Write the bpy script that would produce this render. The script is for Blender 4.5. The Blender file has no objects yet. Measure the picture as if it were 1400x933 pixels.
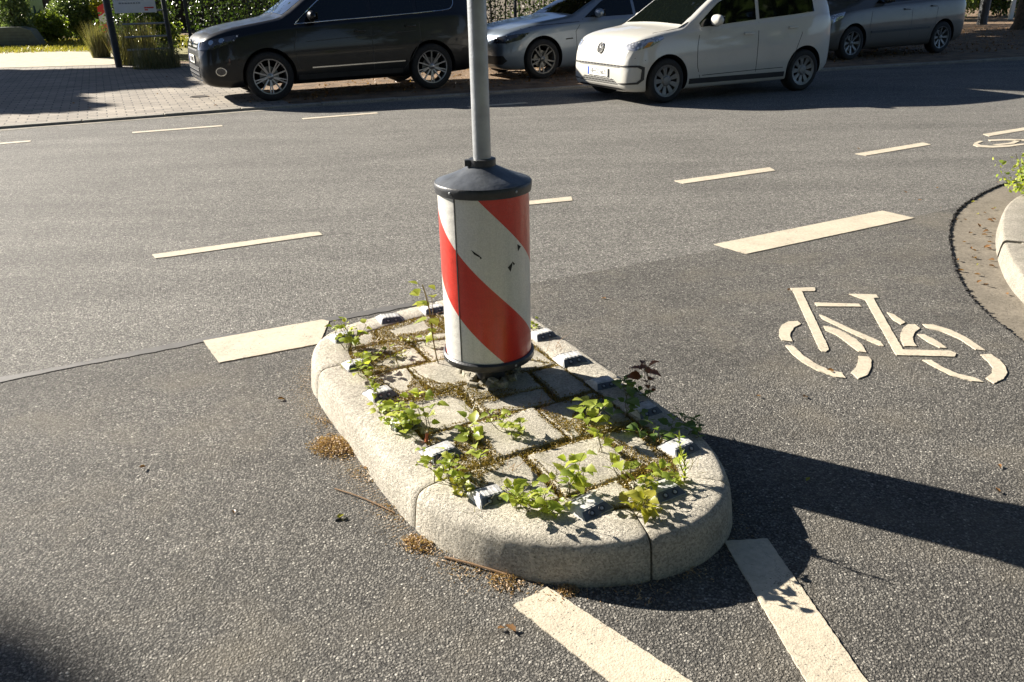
import bpy, bmesh, math, random
import numpy as np
from mathutils import Vector, Matrix
from mathutils.bvhtree import BVHTree
from mathutils.geometry import delaunay_2d_cdt
R = math.radians
random.seed(7); rng = np.random.default_rng(7)
C = bpy.context.scene.collection
sc = bpy.context.scene

# ------------------------------------------------------------------ camera, sky, sun
PH = 0.4033; RO = -0.0229; CH = 1.5; F = 1134.0
fw = Vector((0, math.cos(PH), -math.sin(PH))); rt = Vector((1, 0, 0)); up = Vector((0, math.sin(PH), math.cos(PH)))
cr = rt*math.cos(RO) + up*math.sin(RO); cu = up*math.cos(RO) - rt*math.sin(RO)
cam = bpy.data.cameras.new('camera'); co = bpy.data.objects.new('camera', cam); C.objects.link(co)
cam.sensor_width = 36; cam.lens = F/1400*36; cam.clip_end = 2000; cam.clip_start = 0.05
m = Matrix.Identity(4)
for i in range(3):
    m[i][0] = cr[i]; m[i][1] = cu[i]; m[i][2] = -fw[i]
m[2][3] = CH
co.matrix_world = m; sc.camera = co

SUN_EL = 25.5; AZ = Vector((-0.868, 0.497, 0)).normalized()      # towards the sun, on the ground
S = Vector((AZ.x*math.cos(R(SUN_EL)), AZ.y*math.cos(R(SUN_EL)), math.sin(R(SUN_EL))))
w = bpy.data.worlds.new('World'); sc.world = w; w.use_nodes = True
nt = w.node_tree; bg = nt.nodes['Background']
sky = nt.nodes.new('ShaderNodeTexSky'); sky.sky_type = 'NISHITA'; sky.sun_disc = False
sky.air_density = .42; sky.dust_density = .35; sky.ozone_density = 1.6; sky.sun_elevation = R(SUN_EL); sky.sun_rotation = math.atan2(S.x, S.y)
nt.links.new(sky.outputs[0], bg.inputs[0]); bg.inputs[1].default_value = 0.05
sl = bpy.data.lights.new('sun', 'SUN'); sl.energy = 5.0; sl.angle = R(0.5); sl.color = (1.0, 0.925, 0.81)
so = bpy.data.objects.new('sun', sl); C.objects.link(so)
so.rotation_mode = 'QUATERNION'; so.rotation_quaternion = S.to_track_quat('Z', 'Y')
sc.view_settings.view_transform = 'Standard'; sc.view_settings.look = 'None'
sc.view_settings.exposure = 1.72; sc.view_settings.gamma = 1
sc.view_settings.use_curve_mapping = False

def G(x, y, z=0.0):
    """the point at height z that lies along the direction seen at photo pixel x, y"""
    d = fw*F + cr*(x-700) - cu*(y-466.5)
    t = (z-CH)/d.z
    return Vector((d.x*t, d.y*t, z))

# ------------------------------------------------------------------ helpers
def tag(o, label=None, cat=None, group=None, kind=None):
    if label: o['label'] = label
    if cat: o['category'] = cat
    if group: o['group'] = group
    if kind: o['kind'] = kind
    return o
def empty(name, loc=(0, 0, 0), rz=0, label=None, cat=None, group=None):
    o = bpy.data.objects.new(name, None); C.objects.link(o); o.location = loc; o.rotation_euler = (0, 0, rz)
    o.empty_display_size = .1
    return tag(o, label, cat, group)
def link(name, me, mats, parent=None):
    o = bpy.data.objects.new(name, me); C.objects.link(o)
    for mm in (mats if isinstance(mats, (list, tuple)) else [mats]):
        me.materials.append(mm)
    if parent: o.parent = parent
    return o
def mesh(name, V, Fc, mats, parent=None, smooth=False, ang=None):
    me = bpy.data.meshes.new(name); me.from_pydata([tuple(v) for v in V], [], Fc); me.update()
    if smooth:
        me.shade_smooth()
        if ang: me.set_sharp_from_angle(angle=R(ang))
    return link(name, me, mats, parent)
class MB:
    def __init__(s): s.V = []; s.F = []
    def add(s, V, Fc):
        n = len(s.V); s.V += [Vector(v) for v in V]; s.F += [tuple(i+n for i in f) for f in Fc]; return s
    def box(s, c, d, rot=None, taper=1.0, bev=0):
        x, y, z = d[0]/2, d[1]/2, d[2]/2; V = []
        bm = bmesh.new(); vs = []
        for sz in (-1, 1):
            k = taper if sz > 0 else 1
            for sx, sy in ((-1, -1), (1, -1), (1, 1), (-1, 1)): vs.append(bm.verts.new((sx*x*k, sy*y*k, sz*z)))
        for f in ((3, 2, 1, 0), (4, 5, 6, 7), (0, 1, 5, 4), (1, 2, 6, 5), (2, 3, 7, 6), (3, 0, 4, 7)): bm.faces.new([vs[i] for i in f])
        if bev: bmesh.ops.bevel(bm, geom=bm.edges[:], offset=bev, segments=2, affect='EDGES', profile=.6)
        M = Matrix.Translation(c) @ (rot.to_4x4() if rot else Matrix.Identity(4))
        bm.verts.index_update()
        s.add([M @ v.co for v in bm.verts], [tuple(v.index for v in f.verts) for f in bm.faces]); bm.free(); return s
    def tube(s, pts, r, n=8, cap=True):
        pts = [Vector(p) for p in pts]; rs = r if isinstance(r, (list, tuple)) else [r]*len(pts)
        V = []; Fc = []; ref = None
        for i, p in enumerate(pts):
            t = (pts[min(i+1, len(pts)-1)]-pts[max(i-1, 0)]).normalized()
            if ref is None: ref = Vector((0, 0, 1)) if abs(t.z) < .9 else Vector((1, 0, 0))
            a = t.cross(ref).normalized(); b = a.cross(t).normalized(); ref = b
            for k in range(n):
                q = 2*math.pi*k/n; V.append(p + (a*math.cos(q)+b*math.sin(q))*rs[i])
        for i in range(len(pts)-1):
            for k in range(n):
                k2 = (k+1) % n; Fc.append((i*n+k, i*n+k2, (i+1)*n+k2, (i+1)*n+k))
        if cap: Fc.append(tuple(range(n))[::-1]); Fc.append(tuple((len(pts)-1)*n+k for k in range(n)))
        return s.add(V, Fc)
    def lathe(s, prof, n=32, M=None, close=False, cap=True):
        """prof: list of (r,z)"""
        V = []; Fc = []; M = M or Matrix.Identity(4)
        for (r, z) in prof:
            for k in range(n):
                q = 2*math.pi*k/n; V.append(M @ Vector((r*math.cos(q), r*math.sin(q), z)))
        P = len(prof)
        for i in range(P-1 if not close else P):
            j = (i+1) % P
            for k in range(n):
                k2 = (k+1) % n; Fc.append((i*n+k, i*n+k2, j*n+k2, j*n+k))
        if not close and cap:
            if prof[0][0] > 1e-5: Fc.append(tuple(range(n))[::-1])
            if prof[-1][0] > 1e-5: Fc.append(tuple((P-1)*n+k for k in range(n)))
        return s.add(V, Fc)
    def prism(s, poly, z0, z1):
        n = len(poly)
        V = [(p[0], p[1], z0) for p in poly]+[(p[0], p[1], z1) for p in poly]
        Fc = [tuple(range(n))[::-1], tuple(range(n, 2*n))]+[(i, (i+1) % n, n+(i+1) % n, n+i) for i in range(n)]
        return s.add(V, Fc)
    def build(s, name, mats, parent=None, smooth=False, ang=35):
        return mesh(name, s.V, s.F, mats, parent, smooth, ang)
def ccw(poly):
    a = sum(poly[i][0]*poly[(i+1) % len(poly)][1]-poly[(i+1) % len(poly)][0]*poly[i][1] for i in range(len(poly)))
    return list(poly) if a > 0 else list(poly)[::-1]
def chaikin(pts, n=2, closed=False):
    pts = [Vector(p) for p in pts]
    for _ in range(n):
        q = []
        L = len(pts)
        if not closed: q.append(pts[0])
        for i in range(L if closed else L-1):
            a, b = pts[i], pts[(i+1) % L]
            q += [a*.75+b*.25, a*.25+b*.75]
        if not closed: q.append(pts[-1])
        pts = q
    return pts
def struct(name, V, Fc, mat, **k):
    return tag(mesh(name, V, Fc, mat, **k), kind='structure')

# ------------------------------------------------------------------ materials
class NT:
    def __init__(s, name):
        s.m = bpy.data.materials.new(name); s.m.use_nodes = True; s.t = s.m.node_tree
        s.b = s.t.nodes['Principled BSDF']; s.out = s.t.nodes['Material Output']
    def n(s, typ, ins=None, **k):
        nd = s.t.nodes.new('ShaderNode'+typ)
        for a, v in k.items(): setattr(nd, a, v)
        for a, v in (ins or {}).items(): s.set(nd.inputs[a], v)
        return nd
    def set(s, inp, v):
        if isinstance(v, bpy.types.NodeSocket): s.t.links.new(v, inp)
        elif isinstance(v, bpy.types.Node): s.t.links.new(v.outputs[0], inp)
        else:
            if isinstance(v, (tuple, list)) and len(v) == 3 and len(inp.default_value) == 4: v = (*v, 1)
            inp.default_value = v
    def P(s, **k):
        for a, v in k.items(): s.set(s.b.inputs[a.replace('_', ' ')], v)
    def obj(s):
        return s.n('TexCoord').outputs['Object']
    def noise(s, sc_, det=4, vec=None, rough=.55):
        return s.n('TexNoise', {'Scale': sc_, 'Detail': det, 'Roughness': rough, 'Vector': vec if vec is not None else s.obj()})
    def vor(s, sc_, vec=None, feature='F1'):
        return s.n('TexVoronoi', {'Scale': sc_, 'Vector': vec if vec is not None else s.obj()}, feature=feature)
    def ramp(s, f, pts):
        r = s.n('ValToRGB', {'Fac': f}); e = r.color_ramp.elements
        while len(e) < len(pts): e.new(.5)
        for el, (p, c) in zip(e, pts):
            el.position = p; el.color = (*c, 1) if isinstance(c, tuple) else (c, c, c, 1)
        return r.outputs[0]
    def mix(s, f, a, b, mode='MIX'):
        x = s.n('Mix', data_type='RGBA', blend_type=mode)
        s.set(x.inputs[0], f); s.set(x.inputs[6], a if not isinstance(a, float) else (a, a, a)); s.set(x.inputs[7], b if not isinstance(b, float) else (b, b, b))
        return x.outputs[2]
    def math(s, op, a, b=0.0):
        x = s.n('Math', operation=op); s.set(x.inputs[0], a); s.set(x.inputs[1], b); return x.outputs[0]
    def bump(s, h, d=.003, st=1.0, nrm=None):
        b = s.n('Bump', {'Height': h, 'Distance': d, 'Strength': st})
        if nrm is not None: s.set(b.inputs['Normal'], nrm)
        return b.outputs[0]
def simple(name, col, rough=.5, metal=0, coat=0, vary=.12, vscale=8, bump=0, bscale=60, spec=.5):
    t = NT(name)
    c = t.mix(t.ramp(t.noise(vscale, 5), [(.3, 0.0), (.7, 1.0)]), tuple(x*(1-vary) for x in col), tuple(min(1, x*(1+vary)) for x in col))
    t.P(Base_Color=c, Roughness=rough, Metallic=metal)
    t.b.inputs['Coat Weight'].default_value = coat; t.b.inputs['Coat Roughness'].default_value = .04
    t.b.inputs['Specular IOR Level'].default_value = spec
    if bump: t.P(Normal=t.bump(t.noise(bscale, 4), bump))
    return t.m
def asphalt(name, dark, light, bright, cell, patch=(.8, 1.15), tint=None, bumpd=.004):
    t = NT(name); o = t.obj()
    wob = t.n('VectorMath', {0: o, 1: t.n('VectorMath', {0: t.noise(cell*.9, 2, o).outputs['Color'], 1: (.006, .006, .006)}, operation='MULTIPLY')}, operation='ADD')
    v = t.vor(cell, wob.outputs[0]); v2 = t.vor(cell*2.3, wob.outputs[0])
    rnd = t.n('SeparateColor', {'Color': v.outputs['Color']}).outputs[0]
    stone = t.ramp(rnd, [(0, tuple(c*1.4 for c in dark)), (.25, tuple(c*.8 for c in light)), (.6, tuple(c*1.15 for c in light)), (.93, tuple(c*1.35 for c in light)), (1, tuple(bright))])
    rnd2 = t.n('SeparateColor', {'Color': v2.outputs['Color']}).outputs[1]
    fine = t.ramp(rnd2, [(0, tuple(dark)), (.6, tuple(c*.75 for c in light)), (1, tuple(light))])
    edge = t.ramp(v.outputs['Distance'], [(.40, 0.0), (.62, 1.0)])
    c = t.mix(edge, stone, t.mix(.55, fine, tuple(dark)))
    v3 = t.vor(cell*.55, wob.outputs[0]); r3 = t.n('SeparateColor', {'Color': v3.outputs['Color']}).outputs[2]
    c = t.mix(1.0, c, t.ramp(r3, [(0, .74), (.5, 1.0), (1, 1.28)]), 'MULTIPLY')
    v4 = t.vor(cell*.16, wob.outputs[0]); r4 = t.n('SeparateColor', {'Color': v4.outputs['Color']}).outputs[0]
    c = t.mix(1.0, c, t.ramp(r4, [(0, .96), (1, 1.04)]), 'MULTIPLY')
    pit = t.ramp(t.vor(cell*.62, o).outputs['Distance'], [(.10, .30), (.24, 1.0)])
    c = t.mix(1.0, c, pit, 'MULTIPLY')
    big = t.ramp(t.noise(.9, 6, o, .6), [(.3, patch[0]), (.7, patch[1])])
    c = t.mix(1.0, c, big, 'MULTIPLY')
    # tyre worn streaks and oil marks
    mp = t.n('Mapping', {'Vector': o, 'Rotation': (0, 0, R(-24.5)), 'Scale': (.25, 2.2, 1)})
    st = t.ramp(t.noise(1.3, 5, mp.outputs[0]), [(.35, .86), (.65, 1.08)])
    c = t.mix(1.0, c, st, 'MULTIPLY')
    if tint:
        dn = t.ramp(t.noise(2.3, 5, o), [(.5, 0.0), (.75, .55)])
        c = t.mix(dn, c, tint)
    top = t.ramp(v.outputs['Distance'], [(.30, 1.0), (.62, .0)])
    top2 = t.ramp(v2.outputs['Distance'], [(.25, 1.0), (.6, .0)])
    h = t.math('ADD', t.math('MULTIPLY', top, t.math('ADD', .35, t.math('MULTIPLY', rnd, .65))), t.math('MULTIPLY', top2, .35))
    h = t.math('ADD', t.math('ADD', h, t.math('MULTIPLY', t.noise(cell*2.5, 3, o), .45)), t.math('MULTIPLY', pit, .6))
    h = t.math('ADD', h, t.math('MULTIPLY', t.noise(9, 4, o), .4))
    t.P(Base_Color=c, Roughness=.86, Normal=t.bump(h, bumpd))
    t.b.inputs['Specular IOR Level'].default_value = .35
    return t.m
M = {}
M['road'] = asphalt('road_asphalt', (.060, .058, .054), (.205, .196, .176), (.52, .50, .45), 112, (.86, 1.12), bumpd=.0034)
M['lane'] = asphalt('lane_asphalt', (.032, .031, .029), (.163, .154, .137), (.46, .44, .39), 134, (.82, 1.14), (.17, .15, .115), bumpd=.0040)
def marking(name, col):
    t = NT(name); o = t.obj()
    g = t.ramp(t.noise(60, 6, o, .7), [(.25, tuple(c*.72 for c in col)), (.6, col)])
    d = t.ramp(t.noise(5, 6, o, .7), [(.42, 1.0), (.75, .78)])
    c = t.mix(1.0, g, d, 'MULTIPLY')
    spots = t.ramp(t.vor(90, o).outputs['Distance'], [(.05, .35), (.13, 1.0)])
    sel = t.ramp(t.noise(12, 3, o), [(.55, 0.0), (.6, 1.0)])
    c = t.mix(sel, c, t.mix(1.0, c, spots, 'MULTIPLY'))
    wear = t.ramp(t.math('ADD', t.noise(150, 3, o), t.math('MULTIPLY', t.noise(7, 5, o, .7), .55)), [(.93, 0.0), (.99, .85)])
    c = t.mix(wear, c, (.10, .095, .085))
    crack = t.ramp(t.vor(9, t.n('VectorMath', {0: o, 1: t.n('VectorMath', {0: t.noise(14, 4, o).outputs['Color'], 1: (.09, .09, .09)}, operation='MULTIPLY')}, operation='ADD').outputs[0], 'DISTANCE_TO_EDGE').outputs['Distance'], [(.004, .62), (.014, 1.0)])
    c = t.mix(t.ramp(t.noise(2.2, 3, o), [(.5, 0.0), (.62, 1.0)]), c, t.mix(1.0, c, crack, 'MULTIPLY'))
    t.P(Base_Color=c, Roughness=.75, Normal=t.bump(t.math('ADD', t.noise(170, 4, o), t.math('MULTIPLY', wear, -1.0)), .0016))
    return t.m
M['mark'] = marking('marking_paint', (.54, .475, .365))
def concrete(name, col, sp=.25, cell=160, bumpd=.004, moss=0.0, stain=.75):
    t = NT(name); o = t.obj()
    v = t.vor(cell, o); rnd = t.n('SeparateColor', {'Color': v.outputs['Color']}).outputs[0]
    g = t.ramp(rnd, [(0, 1-sp), (.5, 1.0), (1, 1+sp)])
    c = t.mix(1.0, tuple(col), g, 'MULTIPLY')
    c = t.mix(1.0, c, t.ramp(t.noise(6, 8, o, .7), [(.3, stain), (.65, 1.08)]), 'MULTIPLY')
    pits = t.ramp(t.vor(cell*.42, o).outputs['Distance'], [(.06, .45), (.2, 1.0)])
    c = t.mix(1.0, c, pits, 'MULTIPLY')
    if moss:
        c = t.mix(t.ramp(t.noise(9, 6, o, .7), [(.55, 0.0), (.72, moss)]), c, (.10, .095, .035))
    h = t.math('ADD', t.noise(cell*.45, 6, o, .75), t.math('MULTIPLY', pits, .5))
    h = t.math('ADD', h, t.math('MULTIPLY', t.noise(18, 4, o), .3))
    t.P(Base_Color=c, Roughness=.9, Normal=t.bump(h, bumpd))
    t.b.inputs['Specular IOR Level'].default_value = .25
    return t.m
M['kerb'] = concrete('kerb_concrete', (.47, .435, .365), .30, 200, .010, .18, .7)
M['slab'] = concrete('slab_concrete', (.42, .39, .32), .25, 230, .005, .5, .6)
M['kerb_old'] = concrete('old_kerb_concrete', (.29, .268, .225), .3, 200, .009, .2, .7)
M['gutter'] = concrete('gutter_concrete', (.18, .158, .125), .15, 90, .004)
M['soil'] = simple('joint_soil', (.085, .060, .024), .95, vary=.5, vscale=40, bump=.01, bscale=120)
def leafmat(name, a, b, trans=.45, rough=.42, spec=.5):
    t = NT(name); g = t.n('NewGeometry')
    c = t.mix(g.outputs['Random Per Island'], a, b)
    c = t.mix(t.ramp(t.noise(45, 3), [(.35, 0.0), (.75, .35)]), c, tuple(x*.6 for x in a))
    t.P(Base_Color=c, Roughness=rough); t.b.inputs['Specular IOR Level'].default_value = spec
    tr = t.n('BsdfTranslucent', {'Color': t.mix(1.0, c, (1.5, 1.5, .7), 'MULTIPLY')})
    mx = t.n('MixShader', {0: trans, 1: t.b.outputs[0], 2: tr.outputs[0]})
    t.t.links.new(mx.outputs[0], t.out.inputs[0]); return t.m
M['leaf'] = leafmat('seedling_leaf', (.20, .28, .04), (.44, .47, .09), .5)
M['leaf_shaded'] = leafmat('shaded_leaf', (.08, .14, .025), (.16, .24, .05), .45)  # bollard shade put into the leaf colour: darker copy for the shaded weeds
M['leaf_yellow'] = leafmat('yellow_leaf', (.30, .32, .04), (.40, .36, .06), .5)
M['leaf_red'] = leafmat('red_leaf', (.17, .065, .035), (.28, .12, .065), .4)
M['leaf_hedge'] = leafmat('hedge_leaf', (.022, .045, .010), (.065, .10, .022), .35, .33, .6)
M['leaf_tree'] = leafmat('tree_leaf', (.04, .07, .015), (.08, .12, .025), .3)
M['leaf_shrub'] = leafmat('shrub_leaf', (.10, .15, .03), (.20, .25, .05), .45)
M['leaf_pale'] = leafmat('pale_leaf', (.08, .13, .05), (.20, .25, .13), .35)
M['drygrass'] = leafmat('dry_grass', (.09, .10, .035), (.24, .21, .11), .35)
M['grass'] = leafmat('grass_blade', (.16, .17, .03), (.28, .24, .07), .4)
M['dead'] = leafmat('dead_leaf', (.16, .075, .03), (.30, .17, .07), .25)
M['seed'] = leafmat('seed_litter', (.30, .18, .085), (.55, .39, .22), .2)
M['moss'] = leafmat('moss', (.12, .085, .016), (.34, .24, .05), .2)
M['stem'] = simple('green_stem', (.12, .10, .03), .6, vary=.3)
M['bark'] = simple('bark', (.075, .058, .042), .9, vary=.5, vscale=14, bump=.02, bscale=25)
M['twig'] = simple('twig', (.20, .12, .06), .8)
def retro(name, col):
    t = NT(name); o = t.obj()
    hx = t.vor(190, o); g = t.ramp(hx.outputs['Distance'], [(.2, 1.0), (.7, .86)])
    mp = t.n('Mapping', {'Vector': o, 'Scale': (30, 30, 1.4)})
    streak = t.ramp(t.noise(2.0, 5, mp.outputs[0], .7), [(.5, 1.0), (.85, .82)])
    c = t.mix(1.0, t.mix(1.0, col, g, 'MULTIPLY'), streak, 'MULTIPLY')
    haze_ = t.ramp(t.noise(5, 7, o, .7), [(.58, 0.0), (.8, .22)])
    c = t.mix(haze_, c, (.45, .42, .36))
    bands = t.n('TexWave', {'Scale': 9.0, 'Distortion': .3, 'Vector': o}, wave_type='BANDS', bands_direction='Z')
    t.P(Base_Color=c, Roughness=.3, Normal=t.bump(t.math('ADD', t.math('MULTIPLY', bands.outputs[1], .25), t.math('MULTIPLY', t.noise(26, 2, o), .8)), .0016))
    t.b.inputs['Coat Weight'].default_value = .35; t.b.inputs['Coat Roughness'].default_value = .22
    return t.m
M['red'] = retro('red_film', (.58, .032, .018)); M['white_film'] = retro('white_film', (.66, .65, .61))
M['rubber'] = simple('black_plastic', (.028, .030, .034), .42, vary=.4, vscale=25, bump=.001, bscale=90)
M['cap'] = simple('grey_cap', (.075, .082, .092), .36, vary=.3, vscale=22, bump=.0012, bscale=60)
M['steel'] = simple('galvanised_steel', (.33, .345, .355), .42, .55, vary=.16, vscale=16, bump=.0006, bscale=120)
M['chip'] = simple('exposed_black', (.012, .012, .012), .7)
M['stud'] = simple('stud_white', (.47, .47, .46), .5, vary=.35, vscale=40, bump=.001, bscale=150)
M['studgrey'] = simple('stud_grey', (.09, .10, .115), .4, vary=.25, vscale=40)
M['lens'] = simple('stud_lens', (.30, .31, .33), .12, coat=1)
M['tar'] = simple('tar_band', (.085, .082, .078), .7, vary=.25, vscale=7, bump=.001, bscale=60)
M['tardark'] = simple('tar_edge', (.028, .026, .025), .8, vary=.3, bump=.004, bscale=90)

# ------------------------------------------------------------------ ground and roads
def sheet(name, poly, z, mat, skirt=0.0, jag=0.0, holes=None):
    pts = [Vector((p[0], p[1])) for p in ccw(poly)]
    if jag:
        q = []
        for i, a in enumerate(pts):
            b = pts[(i+1) % len(pts)]; L = (b-a).length
            if L < .6:
                n_ = max(1, int(L/.012))
                for k in range(n_):
                    nrm = Vector((-(b-a).y, (b-a).x)).normalized()
                    q.append(a.lerp(b, k/n_)+nrm*random.uniform(-jag, jag))
            else: q.append(a)
        pts = q
    res_ = delaunay_2d_cdt(pts, [(i, (i+1) % len(pts)) for i in range(len(pts))], [], 1, 1e-6)
    V = [(v.x, v.y, z) for v in res_[0]]; Fc = [tuple(f) for f in res_[2]]
    Fc = [f if (Vector(V[f[1]])-Vector(V[f[0]])).cross(Vector(V[f[2]])-Vector(V[f[0]])).z > 0 else f[::-1] for f in Fc]
    if skirt:
        n = len(V)
        for i, p in enumerate(pts): V += [(p.x, p.y, z), (p.x, p.y, z-skirt)]
        k = len(pts)
        for i in range(k):
            j = (i+1) % k; Fc.append((n+2*i+1, n+2*j+1, n+2*j, n+2*i))
    return struct(name, V, Fc, mat)
M['ground'] = simple('ground_soil', (.10, .075, .045), .95, vary=.45, vscale=2.5, bump=.02, bscale=12)
struct('ground', [(-300, -100, -.03), (300, -100, -.03), (300, 500, -.03), (-300, 500, -.03)], [(0, 1, 2, 3)], M['ground'])

RD = Vector((math.cos(R(24.5)), math.sin(R(24.5)), 0)); RN = Vector((-RD.y, RD.x, 0))   # road direction / away from camera
def kerb_y(x): return None
K0 = Vector((-3.67, 11.85, 0))
kerb_pts = [K0-RD*40, K0-RD*3, K0, Vector((-.57, 13.0, 0)), Vector((1.3, 13.75, 0)), Vector((4.2, 15.0, 0)), Vector((6.9, 15.95, 0)), Vector((9.6, 16.75, 0)), Vector((14, 17.4, 0)), Vector((30, 18.2, 0)), Vector((60, 18.5, 0))]
gut = [G(1400, 245), G(1372, 250), G(1345, 262), G(1322, 275), G(1305, 290), G(1298, 308), G(1297, 330), G(1301, 352), G(1310, 380), G(1328, 408), G(1350, 430), G(1400, 468)]
gut = chaikin(gut, 2)
gend0 = gut[0]+Vector((.9, .25, 0)); gend1 = gut[-1]+Vector((.9, -1.2, 0))
seam = [G(0, 520), G(140, 493), G(275, 466), G(430, 441), G(580, 414), G(980, 342), G(1230, 300), G(1296, 306)]
road_poly = [Vector((-60, seam[0].y-22, 0))]+seam[:-1]+[gut[14], *[g_ for g_ in gut[14:0:-1]], gut[0], gend0, Vector((20, 10, 0)), Vector((60, 12, 0))]+kerb_pts[::-1]
# main carriageway (older, paler asphalt) and the newer dark asphalt of the cycle lane
sheet('road', [(p.x, p.y) for p in [seam[0]-Vector((50, 19, 0))]+seam[:-1]+[gut[16]]+gut[15::-1]+[gend0, Vector((20, 12.2, 0)), Vector((60, 13, 0))]+kerb_pts[::-1]], 0.0, M['road'], .025, .006)
sheet('cycle_lane', [(p.x, p.y) for p in [Vector((-60, -30, 0)), seam[0]-Vector((50, 19, 0))]+seam[:-1]+gut[16:]+[gend1, Vector((3.4, -5, 0)), Vector((3.4, -30, 0))]], 0.0, M['lane'], .025, .006)
sheet('gutter', [(2, -30), (14, -30), (14, 7.8), (5, 7.3), (2, 5.6)], -.012, M['gutter'])
# tar band over the seam between both asphalts
def ribbon(pts, w_, z, name, mat, jag=0.0, kind='structure'):
    V = []; Fc = []
    fine = []
    for i in range(len(pts)-1):
        n_ = max(1, int((pts[i+1]-pts[i]).length/.05))
        for k in range(n_): fine.append(pts[i].lerp(pts[i+1], k/n_))
    fine.append(pts[-1])
    for i, p in enumerate(fine):
        t = (fine[min(i+1, len(fine)-1)]-fine[max(i-1, 0)]).normalized(); nn = Vector((-t.y, t.x, 0))
        ww = w_*(1+.25*math.sin(i*.37)+.2*math.sin(i*.11+1))
        V += [(p+nn*(ww/2+random.uniform(-jag, jag))+Vector((0, 0, z))), (p-nn*(ww/2+random.uniform(-jag, jag))+Vector((0, 0, z)))]
        if i: Fc.append((2*i-2, 2*i-1, 2*i+1, 2*i))
    return tag(mesh(name, V, Fc, mat), kind=kind)
ribbon([seam[0]-Vector((6, 2.2, 0))]+seam[:5], .055, .003, 'seam_sealing', M['tar'], .006)
# dark crumbling asphalt edge at the gutter
V = []; Fc = []
mb = MB()
for i in range(len(gut)-1):
    L = (gut[i+1]-gut[i]).length; n_ = max(1, int(L/.013))
    t = (gut[i+1]-gut[i]).normalized(); nn = Vector((t.y, -t.x, 0))
    for k in range(n_):
        p = gut[i].lerp(gut[i+1], random.random())
        s_ = random.uniform(.006, .016)
        mb.box(p+Vector((random.uniform(-.008, .012), random.uniform(-.008, .008), random.uniform(-.009, -.003))), (s_, s_*random.uniform(.6, 1.3), s_*.9), Matrix.Rotation(random.random()*3, 3, 'Z') @ Matrix.Rotation(random.uniform(-.5, .5), 3, 'X'))
tag(mb.build('asphalt_crumbs', M['tardark']), kind='structure')

# ------------------------------------------------------------------ painted markings
def flat(name, pxs, mat=None, h=.004, z0=.0005):
    P = [G(x, y) for x, y in pxs]; poly = ccw([(p.x, p.y) for p in P])
    pts = [Vector(p) for p in poly]
    q = []
    for i, a in enumerate(pts):
        b = pts[(i+1) % len(pts)]; n_ = max(1, int((b-a).length/.012)); nrm = Vector((-(b-a).y, (b-a).x)).normalized()
        for k in range(n_): q.append(a.lerp(b, k/n_)+nrm*(random.uniform(-.0016, .0016) if k else 0))
    res_ = delaunay_2d_cdt(q, [(i, (i+1) % len(q)) for i in range(len(q))], [], 1, 1e-6)
    V = [(v.x, v.y, z0+h) for v in res_[0]]; Fc = [tuple(f) for f in res_[2]]; n = len(V)
    for p in q: V += [(p.x, p.y, z0+h), (p.x, p.y, z0)]
    for i in range(len(q)):
        j = (i+1) % len(q); Fc.append((n+2*i+1, n+2*j+1, n+2*j, n+2*i))
    return V, Fc
def mark(name, pxs, **k):
    V, Fc = flat(name, pxs, **k); return struct(name, V, Fc, M['mark'])
def dash(a, b, wid, name='lane_marking'):
    a = G(*a); b = G(*b); t = (b-a).normalized(); n_ = Vector((-t.y, t.x, 0))*wid/2
    cs = [a-n_, b-n_, b+n_, a+n_]
    mb = MB(); mb.prism([(c.x, c.y) for c in cs], .0005, .0045); return tag(mb.build(name, M['mark']), kind='structure')
mark('lane_marking', [(208, 349), (213, 354), (232, 352), (441, 322), (436, 318), (424, 318.5)])
for px in ([(690, 284), (783, 275), (781, 269.5), (690, 279)], [(922, 248), (934, 252), (1060, 234), (1052, 229.5)], [(1169, 211), (1184, 213.5), (1273, 198.5), (1262, 195.5)], [(1344, 184), (1352, 187), (1412, 177), (1406, 174)]):
    mark('lane_marking', px)
for a, b in (((-60, 202), (42, 193.5)), ((181, 182), (304, 172.5)), ((414, 163), (516, 155)), ((640, 146.5), (720, 141))):
    dash(a, b, .11)
mark('lane_marking', [(278, 467), (300, 497), (437, 471), (450, 440), (440, 438)])
mark('lane_marking', [(976, 335), (1021, 348), (1250, 299), (1206, 289)])
mark('lane_marking', [(702, 829), (748, 804), (955, 940), (1010, 980), (920, 990), (838, 937)])
mark('lane_marking', [(989, 741), (1049, 738), (1192, 943), (1260, 1040), (1180, 1040), (1106, 939)])
bs = 360/1400.
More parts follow.
